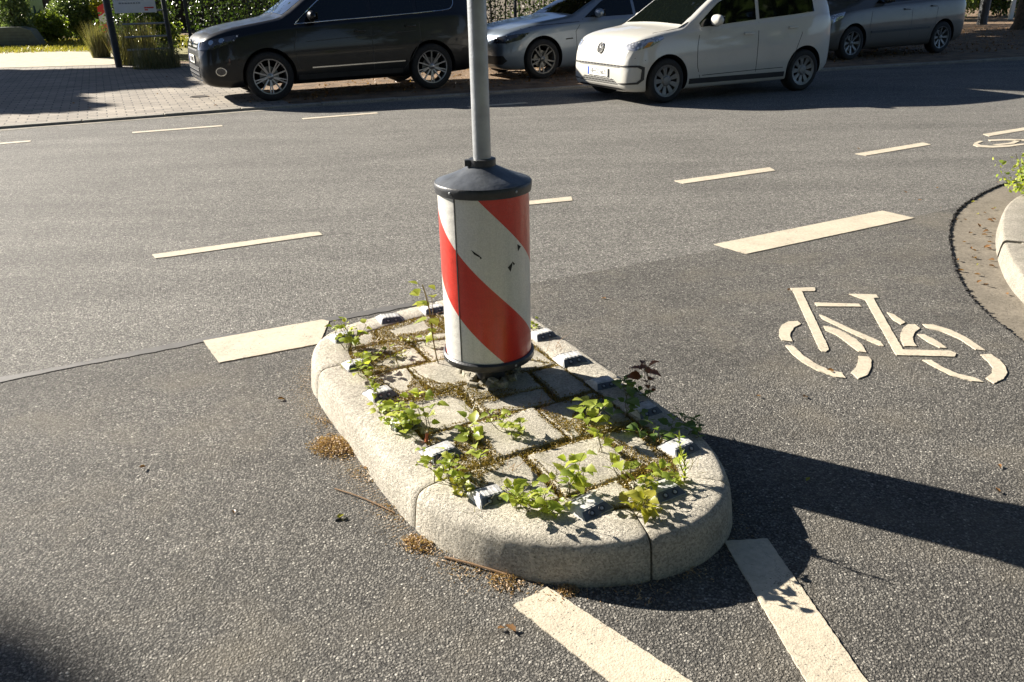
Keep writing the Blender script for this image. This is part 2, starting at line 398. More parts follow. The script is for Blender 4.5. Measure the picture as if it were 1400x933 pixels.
BIKE = [
 [(158, 97), (285, 93), (290, 105), (286, 113), (218, 114), (356, 405), (362, 425), (345, 437), (325, 433), (310, 418), (176, 122)],
 [(286, 174), (520, 181), (537, 196), (300, 194)],
 [(468, 128), (612, 131), (628, 149), (598, 150), (755, 424), (1010, 431), (1038, 444), (1030, 462), (722, 454), (700, 420), (556, 160), (500, 140)],
 [(312, 237), (345, 250), (480, 315), (600, 365), (636, 382), (654, 407), (632, 403), (490, 340), (336, 265), (322, 255)],
 [(334, 299), (370, 303), (440, 330), (510, 372), (540, 400), (562, 440), (520, 434), (455, 385), (400, 345), (344, 321)],
 [(196, 272), (213, 288), (180, 305), (160, 330), (156, 352), (170, 382), (112, 375), (99, 350), (98, 320), (112, 293), (145, 276)],
 [(132, 402), (175, 406), (230, 460), (300, 505), (370, 535), (430, 546), (452, 576), (400, 570), (300, 535), (220, 490), (165, 445)],
 [(518, 459), (572, 463), (588, 480), (586, 520), (565, 560), (518, 580), (480, 546), (505, 520), (518, 490)],
 [(672, 226), (705, 236), (768, 280), (745, 290), (700, 262)],
 [(785, 290), (820, 290), (846, 311), (820, 330), (808, 360), (812, 385), (830, 407), (762, 406), (744, 370), (744, 335), (760, 305)],
 [(832, 343), (868, 343), (940, 380), (990, 416), (950, 414), (880, 378)],
 [(860, 289), (920, 292), (1010, 320), (1090, 358), (1160, 405), (1194, 430), (1142, 424), (1060, 370), (970, 330), (880, 306)],
 [(1168, 452), (1222, 448), (1270, 480), (1300, 515), (1310, 545), (1292, 580), (1240, 603), (1195, 576), (1228, 550), (1232, 520), (1210, 490)],
 [(858, 480), (905, 480), (960, 515), (1050, 555), (1140, 575), (1186, 598), (1120, 592), (1010, 560), (930, 520)],
]
def multi(name, polys):
    V = []; Fc = []
    for P in polys:
        v, f = flat(name, P); n = len(V); V += v; Fc += [tuple(i+n for i in q) for q in f]
    return struct(name, V, Fc, M['mark'])
multi('bicycle_marking', [[(1040+x*bs, 370+y*bs) for x, y in P] for P in BIKE])
cs = 300/933.
B2 = [[(716, 152), (735, 160), (800, 164), (870, 160), (940, 150), (940, 145), (860, 153), (800, 156), (750, 153), (735, 146), (760, 137), (745, 134), (722, 143)],
      [(780, 130), (860, 127), (940, 128), (940, 135), (860, 133), (790, 136)], [(800, 150), (870, 143), (900, 131), (925, 131), (890, 147), (830, 153)]]
multi('bicycle_marking', [[(1100+x*cs, 150+y*cs) for x, y in P] for P in B2])

# ------------------------------------------------------------------ far pavement, kerb, verge
PZ = .030
def paver_mat():
    t = NT('pavement_blocks'); o = t.obj()
    mp = t.n('Mapping', {'Vector': o, 'Rotation': (0, 0, R(-24.5))})
    b = t.n('TexBrick', {'Vector': mp.outputs[0], 'Color1': (.19, .165, .135), 'Color2': (.27, .235, .19), 'Mortar': (.055, .05, .04), 'Scale': 1.0, 'Mortar Size': .009, 'Mortar Smooth': .3, 'Brick Width': .24, 'Row Height': .16})
    c = t.mix(1.0, b.outputs[0], t.ramp(t.noise(1.2, 6, o), [(.3, .8), (.7, 1.15)]), 'MULTIPLY')
    c = t.mix(1.0, c, t.ramp(t.noise(60, 4, o), [(.3, .85), (.7, 1.12)]), 'MULTIPLY')
    t.P(Base_Color=c, Roughness=.9, Normal=t.bump(t.math('ADD', t.math('MULTIPLY', b.outputs[1], -1.0), t.math('MULTIPLY', t.noise(90, 3, o), .2)), .006))
    return t.m
M['pav'] = paver_mat()
def k2(i): return (kerb_pts[i].x, kerb_pts[i].y)
kin = [p+RN*.13 for p in kerb_pts]
sheet('pavement', [(kin[0].x, kin[0].y), (kin[1].x, kin[1].y), (kin[2].x, kin[2].y), (-3.05, 12.2), (-4.6, 15.4), (-5.0, 20.3), (-9.1, 20.3), (-14, 20.0), (-50, 6)], PZ, M['pav'])
M['dirt'] = simple('parking_dirt', (.17, .11, .062), .95, vary=.5, vscale=3.5, bump=.03, bscale=40)
sheet('verge', [(-3.05, 12.2)]+[(p.x, p.y) for p in kin[3:]]+[(60, 60), (-2, 40), (-50, 40), (-50, 6.0), (-14, 20.0), (-9.1, 20.3), (-5.0, 20.3), (-4.6, 15.4)], PZ-.002, M['dirt'])
M['drive'] = concrete('driveway_concrete', (.44, .40, .31), .1, 40, .004)
sheet('driveway', [(-40, 12.5), (-30, 18.9), (-14, 20.05), (-9.2, 20.35), (-8.9, 21.6), (-10.2, 24.2), (-13, 26.0), (-40, 26.5)], PZ+.004, M['drive'])
kc = concrete('street_kerb_concrete', (.27, .25, .215), .2, 90, .004)
mb = MB(); fine = []
for i in range(len(kerb_pts)-1):
    n_ = max(1, round((kerb_pts[i+1]-kerb_pts[i]).length/1.0))
    for k in range(n_):
        a = kerb_pts[i].lerp(kerb_pts[i+1], k/n_); b = kerb_pts[i].lerp(kerb_pts[i+1], (k+1)/n_); t = (b-a).normalized()
        nn = Vector((-t.y, t.x, 0)); a = a+t*.004; b = b-t*.004
        dz = random.uniform(-.004, .004); c = (a+b)/2+nn*.062
        mb.box((c.x, c.y, -.014+dz), ((b-a).length, .12, .10), Matrix.Rotation(math.atan2(t.y, t.x), 3, 'Z'), bev=.012)
tag(mb.build('kerb', kc), kind='structure')
# gutter line of setts in front of kerb: narrow darker strip
ribbon([p-RN*.09 for p in kerb_pts[1:9]], .14, .003, 'channel', concrete('channel', (.24, .22, .18), .2, 60, .004), .003)

# ------------------------------------------------------------------ leaf clouds
def leaves(name, P, size, mat, parent=None, aspect=1.6, updown=0.0, Nn=None, kind=None, curl=.25):
    """P: (n,3) points; one folded leaf at each"""
    n = len(P); P = np.asarray(P, float); size = np.broadcast_to(size, (n,))[:, None]
    d = rng.normal(size=(n, 3)); 
    if Nn is not None: d = d*.55+Nn
    d /= np.linalg.norm(d, axis=1)[:, None]
    a = rng.normal(size=(n, 3)); a[:, 2] += updown
    a -= (a*d).sum(1)[:, None]*d; a /= np.linalg.norm(a, axis=1)[:, None]
    b = np.cross(d, a)
    L = size; Wd = size/aspect
    # 6-vertex leaf: base, left-mid, left-upper, tip, right-upper, right-mid
    v0 = P-a*L*.5; tip = P+a*L*.5-d*L*curl*.4
    v = [v0, P-a*L*.15+b*Wd*.48+d*L*curl*.3, P+a*L*.18+b*Wd*.40+d*L*curl*.25, tip, P+a*L*.18-b*Wd*.40+d*L*curl*.25, P-a*L*.15-b*Wd*.48+d*L*curl*.3]
    V = np.stack(v, 1).reshape(-1, 3)
    base = np.arange(n)[:, None]*6
    Q = np.concatenate([base+np.array([0, 1, 2, 3]), base+np.array([0, 3, 4, 5])], 1).reshape(-1)
    me = bpy.data.meshes.new(name)
    me.vertices.add(len(V)); me.vertices.foreach_set('co', V.ravel())
    me.loops.add(len(Q)); me.loops.foreach_set('vertex_index', Q.astype(np.int32))
    nf = len(Q)//4; me.polygons.add(nf)
    me.polygons.foreach_set('loop_start', np.arange(0, nf*4, 4, dtype=np.int32)); me.polygons.foreach_set('loop_total', np.full(nf, 4, np.int32))
    me.update(calc_edges=True); me.validate()
    o = link(name, me, mat, parent)
    if kind: o['kind'] = kind
    return o
def blades(name, P, H_, mat, parent=None, wid=.008, lean=.35, kind=None, nseg=2):
    n = len(P); P = np.asarray(P, float); H_ = np.broadcast_to(H_, (n,))[:, None]
    an = rng.uniform(0, 6.28, n); s = np.stack([np.cos(an), np.sin(an), np.zeros(n)], 1)
    ln = rng.normal(size=(n, 3))*lean; ln[:, 2] = 1
    mid = P+ln*H_*.5; ln2 = ln+rng.normal(size=(n, 3))*lean*.5; ln2[:, 2] = 1; tip = mid+ln2*H_*.5
    V = np.stack([P-s*wid, P+s*wid, mid+s*wid*.7, tip, mid-s*wid*.7], 1).reshape(-1, 3)
    me = bpy.data.meshes.new(name); Fc = []
    me.from_pydata(V.tolist(), [], [(5*i, 5*i+1, 5*i+2, 5*i+3, 5*i+4) for i in range(n)]); me.update()
    o = link(name, me, mat, parent)
    if kind: o['kind'] = kind
    return o

# ------------------------------------------------------------------ traffic island
def arc_pts():
    O = [(-.80, 3.02), (-.835, 3.14), (-.845, 3.25), (-.815, 3.37), (-.74, 3.47), (-.62, 3.56), (-.42, 3.705), (-.26, 3.80), (-.13, 3.84), (-.03, 3.77), (.06, 3.60), (.22, 3.27), (.40, 2.90), (.57, 2.55), (.635, 2.38), (.66, 2.22), (.64, 2.06), (.565, 1.94), (.45, 1.86), (.30, 1.815), (.14, 1.815), (-.02, 1.865), (-.16, 1.945), (-.27, 2.05), (-.37, 2.20), (-.50, 2.44), (-.65, 2.72)]
    return chaikin([Vector((x, y, 0)) for x, y in O], 2, True)
ISL = arc_pts()[::-1]          # counter-clockwise
if sum(ISL[i].x*ISL[(i+1) % len(ISL)].y-ISL[(i+1) % len(ISL)].x*ISL[i].y for i in range(len(ISL))) < 0: ISL = ISL[::-1]
# even resample
def resample(P, n):
    P = P+[P[0]]; d = [0]
    for i in range(1, len(P)): d.append(d[-1]+(P[i]-P[i-1]).length)
    out = []; j = 0
    for k in range(n):
        s_ = d[-1]*k/n
        while d[j+1] < s_: j += 1
        out.append(P[j].lerp(P[j+1], (s_-d[j])/(d[j+1]-d[j])))
    return out
NI = 360; ISL = resample(ISL, NI)
NRM = []
for i in range(NI):
    t = (ISL[(i+2) % NI]-ISL[i-2]).normalized(); NRM.append(Vector((-t.y, t.x, 0)))    # inward
def inset(d): return [ISL[i]+NRM[i]*d for i in range(NI)]
isl = empty('traffic_island', (0, 0, 0), 0, 'raised traffic island with pale rounded concrete kerb, mossy paving slabs and the striped bollard', 'traffic island')
core = inset(.035)
MB().prism([(p.x, p.y) for p in core], -.02, .108).build('soil_bed', M['soil'], isl)
KP = [(-.014, -.02), (-.012, .004), (-.007, .050), (-.001, .094), (.003, .107), (.010, .118), (.020, .1255), (.032, .129), (.06, .131), (.10, .132), (.150, .1315), (.155, .127), (.156, .06)]
def nearest(px, z=.12):
    g_ = G(px[0], px[1], z); return min(range(NI), key=lambda i: (ISL[i]-Vector((g_.x, g_.y, 0))).length)
joints = sorted({nearest((430, 522), .08), nearest((572, 668), .13), nearest((893, 738), .13), nearest((990, 655), .13), nearest((850, 515), .13), nearest((590, 412), .13)})
rk = random.Random(3)
for a, b in zip(joints, joints[1:]+[joints[0]+NI]):
    V = []; Fc = []; n_ = 0; st = a
    while st < b:
        pass; break
    ids = [a+.22]+[i for i in range(a+1, b)]+[b-.22]
    for s_ in ids:
        i = int(math.floor(s_)) % NI; f = s_-math.floor(s_); p = ISL[i].lerp(ISL[(i+1) % NI], f); nn = NRM[i]
        wob = .0008*math.sin(s_*.33)+.0004*math.sin(s_*1.3+1)
        endr = max(0, 1-min(s_-a, b-s_)/.9)*.006
        for (ins, z) in KP:
            q = p+nn*(ins+wob+(endr if ins < .05 else 0)); V.append((q.x, q.y, z-(endr*.6 if z > .1 else 0)+rk.uniform(-.0008, .0008)))
    m_ = len(KP)
    for k in range(len(ids)-1):
        for j in range(m_-1): Fc.append((k*m_+j, (k+1)*m_+j, (k+1)*m_+j+1, k*m_+j+1))
    Fc.append(tuple(range(m_))[::1]); Fc.append(tuple((len(ids)-1)*m_+j for j in range(m_))[::-1])
    o = mesh('kerb_stone', V, Fc, M['kerb'], isl, True, 50)
# slabs clipped to the inner outline
def clean_inset(d):
    P = [p for p in inset(d) if min((p-q).length for q in ISL) > d-.004][::4]
    P = [(p.x, p.y) for p in P]; ch = True
    while ch:          # keep it convex
        ch = False
        for i in range(len(P)):
            a, b, c = P[i-1], P[i], P[(i+1) % len(P)]
            if (b[0]-a[0])*(c[1]-b[1])-(b[1]-a[1])*(c[0]-b[0]) < 0: P.pop(i); ch = True; break
    return P
INN = clean_inset(.168)
def clip(poly, cl):
    out = poly
    for i in range(len(cl)):
        a = cl[i]; b = cl[(i+1) % len(cl)]; inp = out; out = []
        def ins(p): return (b[0]-a[0])*(p[1]-a[1])-(b[1]-a[1])*(p[0]-a[0]) >= 0
        for j in range(len(inp)):
            p = inp[j]; q = inp[(j+1) % len(inp)]
            ip, iq = ins(p), ins(q)
            if ip != iq:
                d1 = (b[0]-a[0])*(p[1]-a[1])-(b[1]-a[1])*(p[0]-a[0]); d2 = (b[0]-a[0])*(q[1]-a[1])-(b[1]-a[1])*(q[0]-a[0])
                t = d1/(d1-d2); x = (p[0]+(q[0]-p[0])*t, p[1]+(q[1]-p[1])*t)
            if ip: out.append(p)
            if ip != iq: out.append(x)
        if not out: return []
    return out
AX = Vector((math.cos(R(-64)), math.sin(R(-64)), 0)); AY = Vector((math.cos(R(26)), math.sin(R(26)), 0))
ORG = Vector((-.40, 3.60, 0)); rs = random.Random(11); SLABS = []
BC = G(669.5, 513, .13)
def slab(poly, rs):
    area = abs(sum(poly[k][0]*poly[(k+1) % len(poly)][1]-poly[(k+1) % len(poly)][0]*poly[k][1] for k in range(len(poly))))/2
    if area < .004: return
    # uneven edge
    q = []
    for k in range(len(poly)):
        a = Vector(poly[k]); b = Vector(poly[(k+1) % len(poly)]); n_ = max(1, int((b-a).length/.02))
        nr = Vector((-(b-a).y, (b-a).x)); nr = nr.normalized() if nr.length > 1e-6 else nr
        for s_ in range(n_): q.append(a.lerp(b, s_/n_)+nr*rs.uniform(-.0025, .004))
    q = [Vector(p) for p in q]
    cx = sum((p for p in q), Vector((0, 0)))/len(q)
    tx, ty, dz = rs.uniform(-.014, .014), rs.uniform(-.014, .014), rs.uniform(-.004, .003)
    def zz(p): return .128+dz+(p.x-cx.x)*tx+(p.y-cx.y)*ty
    n_ = len(q); V = []; Fc = []
    for (k_, zo) in ((0, -.04), (0, -.0035), (.0015, -.001), (.004, 0), (.03, .0002)):
        for p in q:
            r_ = (cx-p).length; p2 = p.lerp(cx, min(.6, k_/max(r_, .01))); V.append((p2.x, p2.y, zz(p2)+zo))
    for L in range(4):
        for k in range(n_): Fc.append((L*n_+k, L*n_+(k+1) % n_, (L+1)*n_+(k+1) % n_, (L+1)*n_+k))
    Fc.append(tuple(4*n_+k for k in range(n_)))
    o = mesh('paving_slab', V, Fc, M['slab'], isl, True, 40); SLABS.append(q)

for i in range(-1, 10):
    for j in range(-3, 6):
        du, dv = .272, .285; off = .10*(i % 2)
        c = [ORG+AX*(i*du+a)+AY*(j*dv+b+off) for a, b in ((0, 0), (du, 0), (du, dv), (0, dv))]
        g_ = .011
        cen = sum(c, Vector())/4
        c = [p.lerp(cen, g_/.15)+Vector((rs.uniform(-.011, .011), rs.uniform(-.011, .011), 0)) for p in c]
        full = clip(ccw([(p.x, p.y) for p in c]), INN)
        if len(full) < 3: continue
        parts_ = [full]
        if rs.random() < .42:
            an = rs.uniform(0, 3.14); cc = Vector((cen.x+rs.uniform(-.05, .05), cen.y+rs.uniform(-.05, .05))); dn = Vector((math.cos(an), math.sin(an))); tn = Vector((-dn.y, dn.x)); parts_ = []
            for sg_ in (1, -1):
                q0 = cc+dn*sg_*.0025; hp = ccw([tuple(q0+tn*1), tuple(q0-tn*1), tuple(q0-tn*1+dn*sg_*1), tuple(q0+tn*1+dn*sg_*1)])
                pc = clip(full, hp)
                if len(pc) > 2: parts_.append(pc)
        for poly in parts_: slab(poly, rs)
# moss and grit in every joint
def inpoly(p, poly):
    c = False; n_ = len(poly)
    for i in range(n_):
        a = poly[i]; b = poly[i-1]
        if (a[1] > p[1]) != (b[1] > p[1]) and p[0] < (b[0]-a[0])*(p[1]-a[1])/(b[1]-a[1])+a[0]: c = not c
    return c
IN2 = clean_inset(.150)
mossP = []; gr = random.Random(5)
from mathutils import noise as mn
tries = 0
while len(mossP) < 52000 and tries < 900000:
    tries += 1
    p = (gr.uniform(-.9, .75), gr.uniform(1.75, 3.9))
    if not inpoly(p, IN2): continue
    dens = mn.noise(Vector((p[0]*4, p[1]*4, 1.3)))
    on = any(abs(p[0]-sum(v.x for v in q)/len(q)) < .22 and abs(p[1]-sum(v.y for v in q)/len(q)) < .22 and inpoly(p, q) for q in SLABS)
    if on:
        # creeping over slab edges only near joints
        dm = min(min((v-Vector(p)).length for v in q) for q in SLABS)
        if dm > .008+max(0, dens)*.11 or gr.random() > .6: continue
        z = .129+gr.uniform(0, .005)
    else:
        z = .112+gr.uniform(0, .016)+max(0, dens)*.024
    mossP.append((p[0], p[1], z))
leaves('joint_moss', mossP, rng.uniform(.0035, .009, len(mossP)), M['moss'], isl, 2.0, 1.2, kind='stuff')

# ------------------------------------------------------------------ post and bollard
BX, BY = BC.x, BC.y
ps = MB(); ps.lathe([(.0, .10), (.031, .10), (.031, 3.3), (.028, 3.32), (0, 3.32)], 32, Matrix.Translation((BX, BY, 0)))
post = ps.build('sign_post', M['steel'], None, True, 30)
tag(post, 'tall round galvanised steel post rising out of the striped bollard on the island', 'post')
TOPZ = .880; BOTZ = .228
RB = .1610
bol = empty('guide_bollard', (BX, BY, .13), 0, 'red and white diagonally striped cylindrical guide bollard with grey conical cap on the traffic island', 'bollard')
def LZ(z): return z-.13
m0 = MB(); m0.lathe([(RB-.006, LZ(BOTZ)), (RB-.006, LZ(TOPZ))], 96); m0.build('core_tube', M['rubber'], bol, True)
# striped film: helical bands as real separate film areas (red / white), split by a vertical seam
camang = math.atan2(-BY, -BX)           # direction from bollard to camera
def film(name, mat, test, r_):
    nA, nZ = 240, 200; V = []; Fc = []
    for iz in range(nZ+1):
        for ia in range(nA):
            a = 2*math.pi*ia/nA; V.append((r_*math.cos(a), r_*math.sin(a), LZ(BOTZ)+(TOPZ-BOTZ)*iz/nZ))
    for iz in range(nZ):
        for ia in range(nA):
            if test((ia+.5)/nA*2*math.pi, (iz+.5)/nZ): Fc.append((iz*nA+ia, iz*nA+(ia+1) % nA, (iz+1)*nA+(ia+1) % nA, (iz+1)*nA+ia))
    me_o = mesh(name, V, Fc, mat, bol, True)
    return me_o
# boundary curve height fraction as a function of horizontal view angle
def band(a, zf):
    th = (a-camang+math.pi) % (2*math.pi)-math.pi          # >0 is to the right in the picture
    s_ = th*RB                                             # arc length
    z = zf*(TOPZ-BOTZ)
    slope = 1.0
    period = .47
    u = (z + s_*STR_K - STR_O) % STR_P
    return u < STR_P*.5
STR_K = 1.18; STR_P = .58; STR_O = 0.0
def band_test(a, zf): return band(a, zf)
# the bands: the picture shows red between these two falling lines; solved from photo points
def ang_of(px, py):
    """azimuth and height where the view ray at a photo pixel meets the bollard"""
    d = (fw*F + cr*(px-700) - cu*(py-466.5)); o_ = Vector((0, 0, CH))
    ax = d.x**2+d.y**2; bx = 2*(d.x*(-BX)+d.y*(-BY)); cx = BX**2+BY**2-RB**2
    disc = bx*bx-4*ax*cx
    if disc < 0: return None
    t = (-bx-math.sqrt(disc))/(2*ax); p = o_+d*t
    th = (math.atan2(p.y-BY, p.x-BX)-camang+math.pi) % (2*math.pi)-math.pi
    return th, p.z
LINES = [[(600, 312), (621, 340), (650, 372), (690, 418), (726, 455)], [(602, 383), (625, 430), (660, 470), (690, 497)], [(652, 271), (680, 305), (710, 330), (725, 345)]]
fits = []
for Lp in LINES:
    A = [ang_of(*p) for p in Lp]; A = [a for a in A if a]
    x = np.array([a[0] for a in A]); y = np.array([a[1] for a in A]); k = np.polyfit(x, y, 1); fits.append(k); 
SL = float(np.mean([k[0] for k in fits])); offs = [float(k[1]) for k in fits]
print('BAND', SL, offs, [ang_of(596, 300), ang_of(727, 300)], fits)
def film_bands(name, mat, e0, thick, per):
    """helical bands with clean edges; e = z - SL*angle"""
    n_ = 160; V = []; Fc = []
    cl = lambda z: LZ(min(TOPZ, max(BOTZ, z)))
    for k in range(-9, 10):
        for ia in range(n_):
            t0 = -math.pi+2*math.pi*ia/n_; t1 = t0+2*math.pi/n_; q = []
            for th_, hi in ((t0, 0), (t1, 0), (t1, 1), (t0, 1)):
                a = camang+th_; q.append((RB*math.cos(a), RB*math.sin(a), cl(e0+k*per+hi*thick+SL*th_)))
            if max(q[3][2]-q[0][2], q[2][2]-q[1][2]) < 1e-5: continue
            b_ = len(V); V += q; Fc.append((b_, b_+1, b_+2, b_+3))
    o = mesh(name, V, Fc, mat, bol)
    bm = bmesh.new(); bm.from_mesh(o.data); bmesh.ops.remove_doubles(bm, verts=bm.verts, dist=1e-5); bm.to_mesh(o.data); bm.free(); o.data.shade_smooth()
PER = offs[2]-offs[1]; HB = offs[0]-offs[1]
film_bands('red_film', M['red'], offs[1], HB, PER)
film_bands('white_film', M['white_film'], offs[0], PER-HB, PER)
sa = ang_of(622, 300)[0]
mb = MB()
mb.box((0, 0, LZ((TOPZ+BOTZ)/2)), (.0035, .0045, TOPZ-BOTZ), Matrix.Identity(3))
o = mb.build('seam', M['rubber'], bol)
ca = camang+sa; o.location = (RB*math.cos(ca), RB*math.sin(ca), 0); o.rotation_euler = (0, 0, ca)
mb = MB()
rb2 = RB+.006
mb.lathe([(RB-.004, LZ(TOPZ-.030)), (rb2+.002, LZ(TOPZ-.030)), (rb2+.004, LZ(TOPZ-.012)), (rb2+.004, LZ(TOPZ)), (rb2+.001, LZ(TOPZ+.004)), (rb2-.012, LZ(TOPZ+.005))], 96)
mb.build('top_ring', M['rubber'], bol, True, 40)
mb = MB()
mb.lathe([(rb2-.0005, LZ(TOPZ+.0035)), (rb2-.003, LZ(TOPZ+.0055)), (.125, LZ(TOPZ+.019)), (.085, LZ(TOPZ+.036)), (.052, LZ(TOPZ+.052)), (.045, LZ(TOPZ+.057))], 96)
mb.build('cap', M['cap'], bol, True, 40)
mb = MB()
mb.lathe([(.047, LZ(TOPZ+.053)), (.047, LZ(TOPZ+.078)), (.0325, LZ(TOPZ+.080))], 40); mb.box((-.05, -.015, LZ(TOPZ+.067)), (.02, .022, .022), bev=.003)
mb.build('collar', M['rubber'], bol, True, 35)
mb = MB()
mb.lathe([(RB-.02, LZ(BOTZ-.012)), (rb2, LZ(BOTZ-.010)), (rb2+.005, LZ(BOTZ-.004)), (rb2+.005, LZ(BOTZ+.014)), (rb2-.001, LZ(BOTZ+.020)), (RB-.003, LZ(BOTZ+.020))], 96)
mb.build('bottom_ring', M['rubber'], bol, True, 40)
mb = MB(); mb.lathe([(.0, LZ(BOTZ-.008)), (RB-.01, LZ(BOTZ-.008)), (RB-.02, LZ(BOTZ-.002)), (0, LZ(BOTZ-.002))], 48)
mb.lathe([(.058, -.005), (.058, .035), (.05, .045), (.05, LZ(BOTZ-.004))], 40)
mb.build('foot', M['rubber'], bol, True, 35)
for (th, z) in ((ang_of(620, 265)[0]-.05, TOPZ-.012), (ang_of(703, 262)[0], TOPZ-.012), (ang_of(617, 492)[0] if ang_of(617, 492) else -.9, BOTZ+.004), (ang_of(703, 495)[0] if ang_of(703, 495) else .5, BOTZ+.004)):
    a = camang+th; mb = MB(); mb.lathe([(.0045, 0), (.0045, .0015), (.003, .0025), (0, .0025)], 12, Matrix.Translation(((rb2+.004)*math.cos(a), (rb2+.004)*math.sin(a), LZ(z))) @ Matrix.Rotation(a, 4, 'Z') @ Matrix.Rotation(R(90), 4, 'Y'))
    mb.build('screw', M['steel'], bol, True)
# scuffs where the film has torn off
for i, P in enumerate(([(644, 342), (650, 346), (656, 350), (655, 352), (648, 348)], [(694, 366), (701, 358), (700, 364), (698, 372)], [(707, 334), (712, 337), (708, 344)], [(700, 357), (704, 361), (702, 363)], [(654, 349), (659, 353), (657, 355)])):
    pts = []
    for p in P:
        th, z = ang_of(*p); a = camang+th; pts.append(((RB+.0008)*math.cos(a), (RB+.0008)*math.sin(a), LZ(z)))
    mesh('film_tear', pts, [tuple(range(len(pts)))], M['chip'], bol)

# ------------------------------------------------------------------ road studs
def make_stud():
    r = empty('road_stud', (0, 0, 0))
    bm = bmesh.new(); V = []
    w0, d0, w1, d1, h = .056, .052, .040, .024, .030
    b = [bm.verts.new(v) for v in ((-w0, -d0, 0), (w0, -d0, 0), (w0, d0, 0), (-w0, d0, 0), (-w0, -d0, .006), (w0, -d0, .006), (w0, d0, .006), (-w0, d0, .006), (-w1, -d1, h), (w1, -d1, h), (w1, d1, h), (-w1, d1, h))]
    for f in ((0, 1, 5, 4), (1, 2, 6, 5), (2, 3, 7, 6), (3, 0, 4, 7), (4, 5, 9, 8), (5, 6, 10, 9), (6, 7, 11, 10), (7, 4, 8, 11), (8, 9, 10, 11), (3, 2, 1, 0)): bm.faces.new([b[i] for i in f])
    bmesh.ops.bevel(bm, geom=bm.edges[:], offset=.0025, segments=2, affect='EDGES')
    me = bpy.data.meshes.new('stud_body'); bm.to_mesh(me); bm.free(); me.shade_smooth(); me.set_sharp_from_angle(angle=R(35))
    link('stud_body', me, M['stud'], r)
    mb = MB()
    for k in range(4): mb.box((-.024+.016*k, 0, h+.0002), (.006, .044, .0028), bev=.0008)
    mb.build('grip_ribs', M['stud'], r)
    # lens face panel towards -y
    sl = math.atan2(h-.006, d0-d1)
    for s_ in (1, -1):
        mb = MB(); M4 = Matrix.Translation((0, -s_*(d0+d1)/2, .018)) @ (Matrix.Identity(4) if s_ > 0 else Matrix.Rotation(math.pi, 4, 'Z')) @ Matrix.Rotation(-(math.pi/2-sl)+math.pi/2, 4, 'X')
        def tf(v): return M4 @ Vector(v)
        P = [tf(v) for v in ((-.052, -.0155, .0015), (.052, -.0155, .0015), (.040, .0155, .0015), (-.040, .0155, .0015))]; Q = [tf(v) for v in ((-.052, -.0155, -.002), (.052, -.0155, -.002), (.040, .0155, -.002), (-.040, .0155, -.002))]
        mb.add(P+Q, [(0, 1, 2, 3), (4, 5, 1, 0), (5, 6, 2, 1), (6, 7, 3, 2), (7, 4, 0, 3)])
        fp = mb.build('lens_panel', M['studgrey'], r)
        for sx in (-.018, .018):
            mb = MB(); mb.lathe([(.0100, .001), (.0100, .0045), (.0070, .0048), (.0066, .0022), (0, .0022)], 18, M4 @ Matrix.Translation((sx, 0, 0)))
            mb.build('lens_ring', [M['rubber']], fp, True, 40)
            mb = MB(); mb.lathe([(.0066, .0024), (.005, .0044), (0, .005)], 18, M4 @ Matrix.Translation((sx, 0, 0)))
            mb.build('lens', [M['lens']], fp, True, 40)
    return r
def copy_tree(o, parent=None):
    c = o.copy(); C.objects.link(c)
    if parent: c.parent = parent; c.matrix_parent_inverse = o.matrix_parent_inverse.copy()
    for ch in list(o.children): copy_tree(ch, c)
    return c
STUDS = [((533, 437), 'at the far left end of the island near the back kerb'), ((468, 462), 'half hidden behind the leafy corner weed'), ((489, 500), 'left kerb, in front of the corner weed clump'),
 ((520, 540), 'left kerb, between two weed clumps'), ((553, 580), 'left kerb, under the largest bright weed clump'), ((602, 620), 'left kerb beside an orange cigarette end, grooves showing'),
 ((668, 680), 'front left of the kerb, left of the three at the near end'), ((803, 694), 'middle of the near end with both lenses clear'), ((905, 672), 'right of the kerb joint at the near end'),
 ((928, 614), 'on the right kerb beside the upright feathery weed'), ((880, 562), 'in bollard shade on the right kerb below the red leaved weed'), ((824, 525), 'in bollard shade on the right kerb near the far weeds'),
 ((780, 493), 'on the right kerb just outside the bollard shade'), ((741, 460), 'right of the bollard bottom, beside a tiny green sprout'), ((592, 424), 'behind the tall thin seedling left of the bollard')]
proto = make_stud()
for i, (px, lab) in enumerate(STUDS):
    o = proto if i == 0 else copy_tree(proto)
    p = G(px[0], px[1], .13); o.location = (p.x, p.y, .126); o.rotation_euler = (R(random.uniform(-3, 3)), R(random.uniform(-3, 3)), R(27+random.uniform(-11, 11))); sc_ = random.uniform(.9, 1.06); o.scale = (sc_, sc_, random.uniform(.72, 1.0))
    tag(o, 'white road stud, '+lab, 'road stud', 'white road studs around the island')

